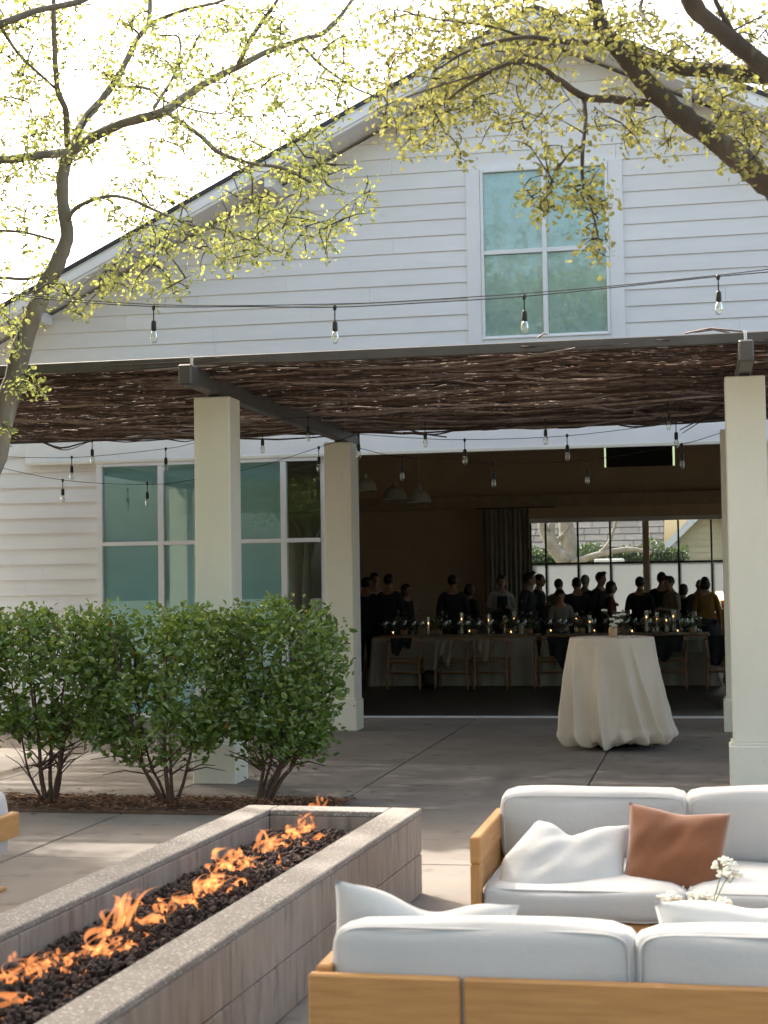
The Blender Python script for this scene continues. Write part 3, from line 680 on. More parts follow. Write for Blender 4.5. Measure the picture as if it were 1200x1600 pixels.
pillow('throw_pillow', .50, .17, (.12, 4.80, .525), (R(30), R(-3), R(2)), M['pillow'], 'white pillow behind the foreground sofa back, below the white blossoms', .08, 4, 1.15)

# coffee table with white blossoms
ct = empty('coffee_table', (-.05, 5.95, 0), 0, 'low teak coffee table hidden between the two sofas', 'table')
for k in range(6): MB().cbox(-.45+k*.15, -.305+k*.15, -.3, .3, .22, .25, .004).build('table_slat', M['teak'], ct, local=True)
for x in (-.43, .38):
    for y_ in (-.28, .23): MB().cbox(x, x+.05, y_, y_+.05, 0, .2195, .004).build('leg', M['teakx'], ct, local=True)
def umbel(mb, c, r, n=46):
    for i in range(n):
        a = rng.uniform(0, 6.28); q = r*math.sqrt(rng.random()); mb.ball((c[0]+q*math.cos(a), c[1]+q*math.sin(a)*.7, c[2]+.45*(r-q)+rng.uniform(-.25, .25)*r), (r*.17, r*.17, r*.12), 6, 4)
def flowers(name, base, tips, label, vase_prof, vmat, rr=.028, cat='vase', stemr=.0022):
    e = empty(name, base, 0, label, cat); b = Vector(base)
    MB().lathe(vase_prof, b, 18).build('vase_body', vmat, e)
    top = b+Vector((0, 0, vase_prof[-1][1]-.01))
    for tp in tips:
        tp = Vector(tp); mid = top*.45+tp*.55+Vector((0, 0, .02)); st = MB().tube(spline([b+Vector((0, 0, .03)), top, mid, tp], 3), stemr, 5)
        for i in range(9):
            a = rng.uniform(0, 6.28); st.tube([tp-Vector((0, 0, .03)), tp+Vector((rr*.7*math.cos(a), rr*.5*math.sin(a), 0))], .0009, 3, False)
        o = st.build('stem', M['green_stem'], e); fb = MB(); umbel(fb, tp, rr); fb.build('blossom', M['white_flower'], o)
vb = (-.02, 5.95, .25)
flowers('flower_vase', vb, [pix(1133, 1352, 5.95), pix(1095, 1402, 5.9), pix(1048, 1405, 5.9), pix(1122, 1410, 6.0), pix(1085, 1430, 5.95), pix(1140, 1367, 5.93)], 'white lacy blossoms in a vase between the sofas',
        [(.03, 0), (.04, .03), (.038, .12), (.02, .16), (.022, .17)], M['clear'], .045)

# ---------------------------------------------------------------- cocktail table
TC = Vector((-.93, 15.75, 0))
ctab = empty('cocktail_table', TC, 0, 'tall round bar table hidden under the cream cloth on the patio', 'table')
MB().lathe([(.395, 1.03), (.40, 1.035), (.40, 1.058), (.395, 1.062)], (0, 0, 0), 32).build('table_top', M['chairwood'], ctab, local=True)
MB().tube([(0, 0, .03), (0, 0, 1.03)], .035, 10).build('post', M['black'], ctab, local=True)
MB().lathe([(.26, 0), (.26, .015), (.05, .03)], (0, 0, 0), 24).build('base', M['black'], ctab, local=True)
cl = empty('tablecloth', TC, 0, 'cream satin cloth falling to the patio over the round bar table', 'tablecloth')
RID = [(2*math.pi*k/13+rng.uniform(-.16, .16), rng.uniform(.05, .11), rng.uniform(.10, .225), rng.uniform(-.25, .55)) for k in range(14)]
def clothf(u, v):
    th = u*2*math.pi
    if v < .12:
        r = .405*v/.12; return (r*math.cos(th), r*math.sin(th), 1.071-.005*(v/.12)**10)
    s = (v-.12)/.88; g = 0
    for a, wd, am, tw in RID:
        d = (th-a-tw*s+math.pi) % (2*math.pi)-math.pi; wdd = wd*(1.5-.6*s)
        g = max(g, am*math.exp(-abs(d/wdd)**1.45)) if abs(d) < 1 else g
    body_ = .025*s+g*1.0*s**.95
    r = .407+body_; z = 1.066*(1-s)
    hemz = .11+.05*math.sin(3*th+1)+.03*math.sin(7*th)
    q = max(0, (s-.80)/.20)
    if q > 0:                                   # hem gathers inwards and bunches on the floor
        n1 = .5*math.sin(5*th+2.0*math.sin(3*th))+.5*math.sin(9*th+2*math.sin(4*th+2)); n2 = .5*math.sin(13*th+2.5*math.sin(5*th+1))+.5*math.sin(21*th+3*math.sin(6*th))
        z = 1.066*.20*(1-q)**1.25+.012*q+q*q*.030*(1+n1)+.012*q*n2
        r += .035*math.sin(math.pi*min(1, q*1.15))*(.5+.5*n1)-.16*q**3*(.7+.3*n2)+.02*n2*math.sin(math.pi*q)
        z += .02*math.sin(math.pi*q)*math.sin(17*th+4*q)
    r += .004*math.sin(27*th+9*s)*s
    return (r*math.cos(th)+.035*s*s, r*math.sin(th), max(.008, z))
MB().grid(clothf, 420, 110, True).build('cloth', M['cloth'], cl, local=True)
flowers('bud_vase', (TC.x+.02, TC.y-.12, 1.072), [pix(944, 954, 15.6), pix(956, 968, 15.6), pix(964, 972, 15.55), pix(973, 960, 15.6), pix(960, 978, 15.55), pix(967, 962, 15.65), pix(962, 962, 15.6), pix(957, 976, 15.58), pix(969, 970, 15.62)], 'tan bud vase of white blossoms on the cream tablecloth',
        [(.030, 0), (.040, .01), (.042, .075), (.034, .098), (.016, .105), (.016, .115)], M['tan_ceramic'], .030)

# ---------------------------------------------------------------- foliage helpers
def leaf_mesh(name, P, size, mt, parent, droop_=.5, up=0.0, elong=.45, bend=.25):
    P = np.array(P); n = len(P)
    d = nr.normal(size=(n, 3)); d[:, 2] = d[:, 2]*.7-droop_+up; d /= np.linalg.norm(d, axis=1)[:, None]
    q = nr.normal(size=(n, 3)); q[:, 2] += up*1.5; s = np.cross(d, q); s /= np.linalg.norm(s, axis=1)[:, None]; nn = np.cross(s, d)
    L = size*nr.uniform(.65, 1.3, n)[:, None]; W = L*elong*.5
    V = np.stack([P, P+d*L*.33+s*W+nn*L*bend*.35, P+d*L*.72+s*W*.72+nn*L*bend*.25, P+d*L-nn*L*bend*.4, P+d*L*.72-s*W*.72+nn*L*bend*.25, P+d*L*.33-s*W+nn*L*bend*.35], 1).reshape(-1, 3)
    I = np.arange(n)*6
    F = np.concatenate([np.stack([I, I+1, I+2, I+3], 1), np.stack([I, I+3, I+4, I+5], 1)])
    m = bpy.data.meshes.new(name); m.from_pydata(V.tolist(), [], F.tolist()); m.update()
    o = bpy.data.objects.new(name, m); col.objects.link(o); m.materials.append(mt); o.parent = parent
    if parent:
        off = ORG.get(parent.name, Vector()); o.location = -off
    return o
def tree(name, label, limbs, clusters, Y0, dY, bark, leafm, leafsize, per=9, seed=1, base=None, tr=.0035):
    """limbs: polylines of (x, y, radius px[, depth shift]); clusters: (x, y, rx, ry, twigs[, depth shift, spread])"""
    g = random.Random(seed)
    e = empty(name, base, 0, label, 'tree', 'trees over the patio')
    trunk = MB(); pool = []
    for li, lm in enumerate(limbs):
        mbl = trunk if li == 0 else MB(); pts = []
        for q in lm:
            Y = Y0+(q[3] if len(q) > 3 else 0); p = pix(q[0], q[1], Y); pts.append((*p, q[2]*Y/FPX))
        if li == 0: pts = [(*base, pts[0][3]*1.5)]+pts
        S = spline(pts, 5)
        for i, q in enumerate(S): S[i] = q+np.array([g.uniform(-.09, .09)*q[3], g.uniform(-.09, .09)*q[3], g.uniform(-.09, .09)*q[3], g.uniform(-.07, .07)*q[3]])
        mbl.tube([q[:3] for q in S], [max(.0015, q[3]) for q in S], 10 if li == 0 else 7).build('trunk' if li == 0 else 'limb', bark, e)
        pool += [q[:3] for q in S[(6 if li == 0 else 0):]]
    twigs = MB(); leaves = []; tips = []
    for c in clusters:
        cx, cy, rx, ry, n = c[:5]; ds = c[5] if len(c) > 5 else 0; sp = c[6] if len(c) > 6 else dY
        for i in range(n):
            a = g.uniform(0, 6.28); r = g.random()**.5
            tips.append(np.array(pix(cx+rx*r*math.cos(a), cy+ry*r*math.sin(a), Y0+ds+g.uniform(-sp, sp))))
    pool = np.array(pool); T = np.array(tips)
    dmin = np.array([np.min(((pool-t)**2).sum(1)) for t in T]); order = np.argsort(dmin)
    buf = np.zeros((len(pool)+len(T)*5, 3)); buf[:len(pool)] = pool; cnt = len(pool)
    for k in order:
        tip = T[k]; dd = ((buf[:cnt]-tip)**2).sum(1); j = int(np.argmin(dd+.0*dd)); st = buf[j].copy(); L = math.sqrt(dd[j])
        if L < .03: continue
        md = (st+tip)/2; off = np.array([g.uniform(-.16, .16), g.uniform(-.16, .16), g.uniform(-.02, .22)])*L
        a1 = st*.7+tip*.3+off*.7; a2 = st*.35+tip*.65+off*.75
        pts = [st, a1, a2, tip]; r = min(tr*2.2, tr*(.62+L*.8))
        twigs.tube(pts, [r, r*.75, r*.55, r*.3], 4, False)
        buf[cnt:cnt+3] = (a1, a2, tip); cnt += 3
        nl = max(4, int(per*min(1.5, .4+L*1.3)))
        for q in range(nl):
            s = g.uniform(.25, 1.05); p = (st*(1-s)**2+2*a2*s*(1-s)+tip*s*s) if s < 1 else tip
            leaves.append(p+np.array([g.gauss(0, .035), g.gauss(0, .035), g.gauss(-.01, .03)]))
    twigs.build('twigs', M['twigdark'], e)
    leaf_mesh('crown', leaves, leafsize, leafm, e, .45, 0, .56, .16)
    return e, len(leaves)

# left tree, in front of the pergola
LT = [
 [(-45, 800, 20.8), (5, 650, 18.4), (30, 560, 16.8), (60, 470, 15.2), (85, 420, 13.6), (104, 375, 12.0), (100, 330, 10.4), (97, 290, 10.4), (101, 260, 10.4), (110, 235, 9.6)],
 [(108, 238, 8.8), (150, 212, 8.0), (200, 190, 8.0), (255, 175, 8.0), (290, 150, 7.2, .2), (330, 125, 6.4, .3), (370, 105, 5.6, .4), (420, 80, 4.8, .5), (470, 62, 4.0, .6), (510, 48, 3.8, .7), (550, 0, 2.85, .8), (600, -80, 1.9, 1)],
 [(370, 105, 4.0, .4), (395, 55, 3.8, .2), (430, 5, 2.85, 0), (470, -60, 1.9, 0)],
 [(262, 176, 4.0), (310, 210, 3.8, -.2), (345, 240, 3.8, -.3), (400, 257, 2.85, -.4), (440, 262, 2.85, -.4), (490, 285, 1.9, -.4)],
 [(465, 62, 2.85, .6), (500, 100, 2.38, .6), (550, 135, 1.9, .6), (590, 152, 1.33, .6)],
 [(110, 238, 7.2), (130, 190, 7.2, .3), (165, 148, 6.4, .5), (190, 110, 5.6, .6), (215, 60, 4.8, .7), (232, 35, 4.0, .8), (236, -30, 3.8, .9), (250, -160, 2.38, 1)],
 [(230, 38, 3.8, .8), (290, 15, 2.85, .6), (350, 0, 2.38, .4), (420, -40, 1.42, .2)],
 [(105, 228, 5.6), (103, 175, 5.6, -.2), (90, 140, 4.8, -.3), (86, 80, 4.8, -.4), (84, 0, 4.0, -.5), (90, -180, 2.85, -.6)],
 [(110, 238, 8.0), (60, 243, 7.2, -.3), (0, 250, 7.2, -.5), (-80, 245, 6.4, -.8), (-220, 180, 4.0, -1.2)],
 [(103, 350, 4.0), (118, 326, 3.8, -.1), (160, 308, 3.04, -.2), (200, 310, 2.85, -.3), (250, 332, 2.66, -.4), (300, 352, 2.38, -.5), (345, 358, 1.9, -.5), (400, 380, 1.52, -.5), (440, 395, 1.14, -.5)],
 [(300, 352, 1.52, -.5), (325, 385, 1.23, -.5), (350, 415, 0.95, -.5)],
 [(-60, 60, 6.4, -.8), (0, 38, 6.4, -.8), (60, 16, 5.6, -.7), (130, 0, 4.8, -.6), (200, -40, 4.0, -.5)],
 [(0, 40, 3.8, -.8), (30, 85, 2.85, -.6), (85, 137, 2.47, -.3)],
 [(185, 135, 2.85, .5), (230, 138, 2.47, .3), (262, 160, 1.9, .2), (340, 178, 1.42, 0), (362, 160, 1.14, 0)],
 [(-60, 440, 3.8, -.3), (0, 434, 2.85, -.2), (40, 436, 2.85, -.1), (78, 425, 2.85)],
 [(-40, 360, 2.85, -.3), (30, 362, 2.38, -.2), (85, 375, 2.38)],
 [(240, 170, 2.85), (275, 110, 2.38, .3), (280, 60, 1.9, .4), (250, 55, 1.33, .4)],
]
LC = [(440, 240, 95, 55, 42), (500, 300, 90, 70, 48, -.4), (420, 320, 95, 60, 34, -.4), (300, 385, 110, 45, 36, -.4), (235, 425, 85, 42, 30, -.4), (140, 455, 80, 40, 20), (400, 375, 80, 46, 26, -.4), (500, 370, 40, 40, 16, -.4),
      (380, 180, 130, 60, 60), (100, 215, 70, 40, 34), (50, 300, 70, 70, 44), (40, 180, 70, 70, 44), (200, 200, 100, 70, 34), (250, 330, 120, 50, 24), (30, 480, 50, 40, 18), (40, 600, 32, 26, 16, -.2, .3), (12, 670, 14, 18, 5, -.2, .2), (330, 60, 120, 60, 60),
      (160, 60, 100, 70, 54), (250, 110, 70, 60, 34), (50, 60, 80, 70, 52), (480, 130, 80, 80, 44), (560, 120, 50, 60, 20), (430, 30, 110, 45, 40), (180, 280, 60, 40, 12), (30, 400, 50, 40, 14), (0, 250, 60, 30, 12), (270, 260, 60, 40, 10),
      (540, 40, 60, 40, 14), (100, 440, 60, 30, 10), (20, 540, 24, 30, 6),
      # unseen crown above and left, thickened to shade the patio
      (100, -200, 280, 150, 170, .8, 1.3), (450, -190, 240, 130, 170, 1.0, 1.2), (-190, 0, 160, 200, 200, 1.0, 1.2), (-250, 320, 130, 120, 50, -.4, 1.0), (150, -420, 300, 150, 170, 1.2, 1.4), (700, -330, 220, 110, 90, 1.2, 1.2)]
t1, n1 = tree('elm_tree', 'grey-barked tree at the left with sparse lime green leaves', LT, LC, 10.4, .9, M['bark'], M['leaf_l'], .037, 22, 3, (-6.35, 10.4, 0), .007)
RT = [
 [(1330, 420, 24), (1262, 350, 22), (1195, 282, 20), (1150, 242, 19), (1100, 205, 17), (1050, 168, 16), (1005, 125, 15), (965, 75, 13), (938, 35, 12), (925, -30, 11), (915, -160, 8)],
 [(1330, 140, 18, .3), (1260, 122, 16, .2), (1200, 118, 15, .1), (1130, 112, 13, .1), (1060, 105, 12, 0), (1000, 90, 11, 0), (960, 68, 10, 0), (935, 40, 9, 0)],
 [(1012, 162, 7), (960, 155, 7, -.1), (915, 152, 6, -.2), (880, 130, 5.5, -.3), (845, 106, 5, -.4), (810, 95, 4.5, -.5), (770, 110, 3.5, -.6), (720, 140, 2.5, -.6), (690, 165, 1.6, -.6)],
 [(912, 152, 4, -.2), (915, 190, 3.5, -.3), (910, 240, 3.2, -.4), (912, 290, 2.8, -.4), (925, 310, 2.2, -.4), (950, 325, 1.5, -.4)],
 [(911, 228, 2.6, -.4), (890, 240, 2.2, -.4), (868, 270, 1.8, -.4), (852, 308, 1.3, -.4)], [(912, 292, 2.2, -.4), (928, 340, 1.7, -.4), (938, 388, 1.1, -.4)],
 [(945, 66, 5), (890, 66, 4.5, -.3), (820, 58, 3.5, -.5), (740, 76, 2.6, -.7), (680, 110, 1.6, -.8)],
 [(1060, -60, 16, -1), (1085, 10, 15, -1), (1135, 55, 14, -1), (1200, 108, 15, -1), (1300, 190, 17, -.8)],
 [(1150, 60, 5, -1), (1120, 5, 4, -1), (1100, -60, 3, -1)],
 [(1020, 45, 3), (1000, 10, 3, .2), (1030, -40, 2, .3)],
 [(770, 110, 2.2, -.6), (700, 130, 1.8, -.7), (640, 150, 1.4, -.7), (590, 170, 1, -.7)],
 [(820, 58, 2.5, -.5), (760, 40, 2, -.5), (680, 30, 1.5, -.4), (620, 15, 1, -.4)],
]
RC = [(840, 50, 130, 45, 95), (720, 70, 100, 50, 66), (660, 130, 75, 60, 52), (640, 200, 60, 45, 34), (740, 150, 80, 50, 46), (820, 130, 80, 50, 34), (700, 230, 50, 30, 9), (830, 210, 60, 35, 12), (890, 265, 50, 40, 24, -.4, .4), (850, 305, 45, 30, 22, -.4, .4), (925, 310, 36, 30, 20, -.4, .35), (930, 375, 22, 35, 12, -.4, .25),
      (960, 170, 60, 40, 24), (1000, 60, 80, 40, 34), (1100, 60, 90, 50, 30), (1150, 150, 70, 50, 40), (1080, 110, 80, 40, 26), (1150, 210, 60, 40, 34), (1010, 215, 60, 35, 20), (940, 30, 70, 30, 34), (620, 40, 60, 40, 22), (690, 10, 70, 25, 20), (1170, 30, 50, 40, 14), (1175, 255, 30, 30, 12), (800, 10, 100, 25, 30), (600, 130, 30, 60, 14), (800, 180, 100, 40, 18),
      (900, -150, 350, 110, 120, 0, 1.4), (1350, 100, 140, 200, 90, 0, 1.2), (1250, -150, 200, 110, 70, 0, 1.4)]
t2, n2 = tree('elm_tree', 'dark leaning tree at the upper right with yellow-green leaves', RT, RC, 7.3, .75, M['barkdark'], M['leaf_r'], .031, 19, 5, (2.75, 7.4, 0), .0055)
# unseen trees added around the view to keep sun and sky off the patio
sh0 = empty('added_shade_tree', (0, 0, 0), 0, 'x', 'tree', 'unseen trees added for shade')
MB().tube(spline([(0, 0, 0), (.1, .05, 2), (0, 0, 4), (.2, -.1, 6), (0, 0, 8)], 4), [.24, .22, .21, .2, .19, .18, .17, .16, .15, .14, .13, .12, .1, .08, .06, .04, .03], 10).build('trunk', M['bark'], sh0, local=True)
P = []
for k in range(34):
    a = rng.uniform(0, 6.28); r = 2.5*math.sqrt(rng.random()); c = np.array((r*math.cos(a), r*math.sin(a), 6.9+rng.uniform(-1.3, 1.6)*(1-.35*r/2.5)))
    S = spline([(0, 0, 3.6+rng.uniform(0, 1.5)), tuple(c*.55+np.array((0, 0, 2.3))), tuple(c)], 4); MB().tube(S, [.06*(1-.85*i/len(S)) for i in range(len(S))], 5).build('limb', M['bark'], sh0, local=True)
    P += [c+nr.normal(size=3)*np.array((.5, .5, .36)) for _ in range(560)]
leaf_mesh('crown', P, .125, M['leaf_l'], sh0, .3, 0, .6)
SHADE = [(-7.6, 8.9, 0, 1.0, 'left, beside the left trunk'), (-9.9, 7.0, 1.9, 1.0, 'farther left, beside the left trunk'), (-7.3, 4.2, 2.1, 1.05, 'left, beside the third sofa'), (-3.6, 2.0, 3.0, 1.0, 'left of the camera'),
         (3.9, 3.4, 2.0, 1.0, 'right of the camera'), (-14.2, 17.6, 1.0, 1.0, 'far left, beside the hall'), (-11.4, 12.6, 2.5, 1.0, 'far left, level with the pergola'), (-17.4, 20.6, .4, 1.0, 'far left, behind the corner of the hall'),
         (-6.9, 10.6, 1.3, .5, 'the young one under the left tree'), (-6.3, 9.1, 4.1, .5, 'the young one in front of the left tree'), (-4.2, -4.0, 4.4, .85, 'behind the camera on the left'), (.6, -4.6, .7, .85, 'straight behind the camera'), (5.2, -2.6, 5.2, .85, 'behind the camera on the right')]
for k, (x, y, rz, sc, wh) in enumerate(SHADE):
    c = sh0 if k == 0 else copy_tree(sh0); c.location = (x, y, 0); c.rotation_euler = (0, 0, rz); c.scale = (sc,)*3
    c['label'] = 'unseen leafy tree added for shade, ' + wh

# ---------------------------------------------------------------- shrubs
def shrub(x, y, wdt, h, nleaf, label, seed, z0=.42, cxo=0):
    g = random.Random(seed); seed = seed % 17; e = empty('shrub', (x, y, 0), 0, label, 'shrub', 'clipped shrubs in the mulch bed')
    P = []; dry = []; X0 = x+cxo
    # lobes inside a rounded box so that the outline is uneven
    lobes = [(g.uniform(-.8, .8), g.uniform(-.7, .7), g.uniform(-1, 1)) for _ in range(26)]
    cl_ = []
    while len(cl_) < 175:
        a, b, c = g.uniform(-1, 1), g.uniform(-1, 1), g.uniform(-1, 1); q = (abs(a)**4+abs(b)**4+abs(c)**4)**.25
        if q > 1 or (q < .72 and g.random() < .7) or (c < -.75 and g.random() < .5): continue
        cl_.append((a, b, c))
    for (a, b, c) in cl_:
        bot = .76+.24*((c+1)/2)**.6; cx_, cy_, cz_ = X0+a*wdt/2*bot*.93, y+b*wdt*.44*bot, z0+(c+1)/2*(h*.97-z0); sg_ = g.uniform(.045, .07)
        for _ in range(int(nleaf/150*g.uniform(.6, 1.3))):
            zz = min(cz_+g.gauss(0, sg_*.9), h+.03*math.sin(a*9+seed)+(g.uniform(0, .08) if g.random() < .04 else 0)); P.append((min(max(cx_+g.gauss(0, sg_), X0-wdt*.53), X0+wdt*.53), cy_+g.gauss(0, sg_), zz))
    P.sort(key=lambda q: g.random()); new = [q for q in P if q[2] > h*.80 and g.random() < (q[2]-h*.80)/(h*.2)*.75]; keep = set(map(id, new)); P = [q for q in P if id(q) not in keep]
    tag(leaf_mesh('new_growth', new, .046, M['leaf_new'], e, -.2, .5, .55, .3), kind='stuff')
    cut = int(len(P)*.996)
    tag(leaf_mesh('foliage', P[:cut], .056, M['leaf_s'], e, .0, .35, .60, .3), kind='stuff')
    tag(leaf_mesh('yellow_leaves', P[cut:], .05, M['leaf_dry'], e, .2, .1, .55), kind='stuff')
    for s in range(4+seed % 4):
        a = s*(6.28/(4+seed % 4))+g.uniform(-.4, .4); r = g.uniform(.012, .021); spread = g.uniform(.16, .42)*wdt
        p0 = np.array((x+.04*math.cos(a), y+.04*math.sin(a), 0)); p1 = np.array((X0+spread*.45*math.cos(a), y+spread*.4*math.sin(a), .38+g.uniform(-.08, .08))); p2 = np.array((X0+spread*math.cos(a), y+spread*math.sin(a)*.9, h*.86))
        S = spline([p0, p0*.5+p1*.5+np.array((g.uniform(-.02, .02), g.uniform(-.02, .02), 0)), p1, p1*.5+p2*.5+np.array((g.uniform(-.04, .04), 0, 0)), p2], 4)
        st = MB().tube(S, [r*(1-.75*i/len(S)) for i in range(len(S))], 7)
        for b in range(9):
            i = g.randint(5, len(S)-2); d = np.array((g.uniform(-.3, .3), g.uniform(-.3, .3), g.uniform(.0, .26))); st.tube([S[i], S[i]+d*.5+np.array((0, 0, .03)), S[i]+d], [r*.4, r*.3, r*.15], 4, False)
        st.build('stem', M['stem'], e)
    MB().tube([(x, y, -.03), (x, y, .05), (x+.005, y, .13)], [.052, .040, .008], 9).build('trunk', M['stem'], e)
    return e
shrub(-4.92, 11.45, 1.12, 1.50, 4600, 'leftmost clipped green shrub in view, partly cut by the picture edge', 11, .44, -.02)
shrub(-3.98, 11.48, 1.22, 1.50, 5400, 'middle of the three clipped green shrubs, in front of the nearer column', 23, .36, -.06)
shrub(-3.30, 11.62, .98, 1.52, 4800, 'rightmost clipped green shrub, nearest the doorway', 37, .30, .15)
shrub(-5.95, 11.45, 1.06, 1.48, 3500, 'clipped green shrub at the far left end of the bed, outside the picture', 51, .44)

# ---------------------------------------------------------------- inside the hall
def pend(x, y, z, label):
    e = empty('pendant_lamp', (x, y, z), 0, label, 'lamp', 'pendant lamps in the hall')
    MB().lathe([(.175, 0), (.172, .04), (.15, .11), (.10, .165), (.04, .19)], (0, 0, 0), 24, False).build('shade', M['pend'], e, local=True)
    MB().lathe([(.035, .185), (.035, .24), (.012, .26)], (0, 0, 0), 10).build('lamp_cap', M['pend'], e, local=True)
    MB().tube([(0, 0, .25), (0, 0, roof_z(x)-.37-z)], .006, 5).build('cord', M['pend'], e, local=True)
for (px_, py_, yy, l) in ((570, 767, 22.6, 'dome pendant lamp beside the doorway edge, leftmost of three'), (617, 780, 23.4, 'middle dome pendant lamp of the three in the dark hall'), (655, 785, 23.0, 'rightmost dome pendant lamp of the three in the dark hall')):
    p = pix(px_, py_, yy); pend(p.x, p.y, p.z, l)
cu_ = empty('curtain', (-4.02, BACK-.35, 0), 0, 'pleated taupe curtain at the left of the back window', 'curtain')
MB().grid(lambda u, v: (-.48+.96*u, .055*math.sin(u*62)+.02*math.sin(u*23+v), .03+3.06*v), 190, 5).build('curtain_cloth', M['curtain'], cu_, local=True)
MB().tube([(-.6, 0, 3.1), (1.0, 0, 3.1)], .012, 6).build('curtain_rail', M['black'], cu_, local=True)

def table(x0, x1, y0, y1, label, clabel):
    e = empty('banquet_table', ((x0+x1)/2, (y0+y1)/2, 0), 0, label, 'table', 'long banquet tables')
    MB().cbox(x0, x1, y0, y1, .745, .775).build('table_top', M['chairwood'], e)
    for x in (x0+.12, x1-.17):
        for y_ in (y0+.1, y1-.15): MB().cbox(x, x+.05, y_, y_+.05, 0, .7445).build('leg', M['chairwood'], e)
    c = empty('tablecloth', ((x0+x1)/2, (y0+y1)/2, 0), 0, clabel, 'tablecloth', 'taupe cloths on the banquet tables')
    W2, D2 = (x1-x0)/2+.006, (y1-y0)/2+.006; per = 2*(2*W2+2*D2)
    def f(u, v):
        s = u*4; k = int(s) % 4; q = s-int(s); cs = [(-W2, -D2), (W2, -D2), (W2, D2), (-W2, D2), (-W2, -D2)]
        bx, by = cs[k][0]+(cs[k+1][0]-cs[k][0])*q, cs[k][1]+(cs[k+1][1]-cs[k][1])*q
        if v < .1: t_ = v/.1; return (bx*t_, by*t_, .779)
        s2 = (v-.1)/.9; cor = math.exp(-(min(q, 1-q)*(2*W2 if k % 2 == 0 else 2*D2)/.22)**2)
        ox, oy = [(0, -1), (1, 0), (0, 1), (-1, 0)][k]
        cd = Vector((bx/W2, by/D2)).normalized() if cor > .02 else Vector((0, 0))
        amp = (.012+.055*cor)*math.sin(q*(58 if k % 2 == 0 else 22)+3*math.sin(q*9))*s2+.02*s2
        return (bx+ox*amp+cd.x*.10*cor*s2, by+oy*amp+cd.y*.10*cor*s2, .779*(1-s2)+.012)
    MB().grid(f, 320, 14, True).build('cloth', M['greycloth'], c, local=True)
TY0, TY1 = 24.5, 25.5
table(-5.15, -2.62, TY0, TY1, 'long banquet table on the left, under a taupe cloth', 'taupe cloth on the left banquet table')
table(-2.50, .0, TY0, TY1, 'long banquet table on the right, under a taupe cloth', 'taupe cloth on the right banquet table, behind the cocktail table')
table(.35, 2.9, TY0, TY1, 'long banquet table hidden behind the right column', 'taupe cloth on the table hidden behind the right column')
def chair(x, y, rz, label):
    e = empty('dining_chair', (x, y, 0), rz, label, 'chair', 'oak chairs along the banquet tables')
    wd = M['chairwood']
    MB().cbox(-.24, .24, -.20, .24, .42, .455, .012).build('seat', M['cord'], e, local=True)
    for sx in (-1, 1):
        MB().tube(spline([(sx*.25, -.24, 0), (sx*.235, -.21, .42), (sx*.265, -.13, .60), (sx*.26, -.05, .715)], 4), [.017]*13, 8).build('leg', wd, e, local=True)
        MB().tube([(sx*.24, .23, 0), (sx*.245, .23, .47)], [.014, .019], 8).build('leg', wd, e, local=True)
        MB().tube([(sx*.24, -.215, .33), (sx*.24, .23, .33)], .010, 6).build('stretcher', wd, e, local=True)
    for yy, zz in ((-.215, .26), (-.21, .405), (.23, .40), (.23, .22)): MB().tube([(-.235, yy, zz), (.235, yy, zz)], .011, 6).build('stretcher', wd, e, local=True)
    MB().tube(spline([(-.28, .16, .70), (-.27, -.02, .715), (-.20, -.19, .735), (0, -.265, .75), (.20, -.19, .735), (.27, -.02, .715), (.28, .16, .70)], 4), .017, 8, True, .8).build('top_rail', wd, e, local=True)
    for q in ([(0, -.215, .455), (0, -.235, .56), (-.06, -.25, .66), (-.10, -.245, .74)], [(0, -.215, .46), (0, -.235, .56), (.06, -.25, .66), (.10, -.245, .74)]): MB().tube(spline(q, 3), .014, 6, True, .6).build('back_splat', wd, e, local=True)
    return e
def drape(x, y, zt, wd, ln, mt, nm, label, cat, seed, sh=0):
    ph = seed*1.3
    def f(u, v):
        a = (u-.5)*wd; s = v*2-1       # over the rail: front and back flap
        zz = zt-abs(s)**1.1*ln*(.75+.25*math.sin(u*4+ph))+.03*math.sin(u*11+ph)*abs(s)
        yy = -.03*math.copysign(1, s)*min(1, abs(s)*5)-.05*(s < 0)*abs(s)+.025*math.sin(u*15+ph+s*2)*abs(s)
        if s < 0: yy = -abs(yy)
        return (a*(1-.18*abs(s))+sh*abs(s), yy, zz)
    o = MB().grid(f, 26, 22).build(nm, mt, None); o.location = (x, y, 0)
    so = o.modifiers.new('thickness', 'SOLIDIFY'); so.thickness = .012; tag(o, label, cat); return o
CH = [(632, 'oak dining chair at the left end of the banquet table'), (708, 'oak dining chair with a long pale scarf over its back'), (768, 'oak dining chair with a folded pale shawl on its left half'), (864, 'oak dining chair half hidden by the cocktail table, left side'), (1046, 'oak dining chair just right of the cocktail table'), (1132, 'oak dining chair cut off by the right column')]
cpos = []
for px_, l in CH:
    d = fw + cr*((px_-600)/FPX) - cu*((1060-800)/FPX); x = d.x/d.y*24.02; cpos.append(x); chair(x, 24.1, rng.uniform(-.06, .06), l)
drape(cpos[0], 23.84, .775, .34, .26, M['suit'], 'shoulder_bag', 'dark bag hung over the leftmost dining chair', 'bag', 1)
drape(cpos[1]-.10, 23.84, .78, .28, .58, M['scarf'], 'scarf', 'long pale scarf hanging off the second dining chair', 'scarf', 2, -.05)
drape(cpos[2]-.13, 23.84, .78, .26, .40, M['scarf'], 'shawl', 'folded pale shawl over the third dining chair', 'shawl', 3)
drape(cpos[3]+.16, 23.84, .785, .44, .48, M['suit'], 'jacket', 'dark jacket over the chair left of the cocktail table', 'jacket', 4)
drape(cpos[4]-.02, 23.84, .785, .50, .36, M['suit'], 'jacket', 'dark jacket over the chair right of the cocktail table', 'jacket', 5)
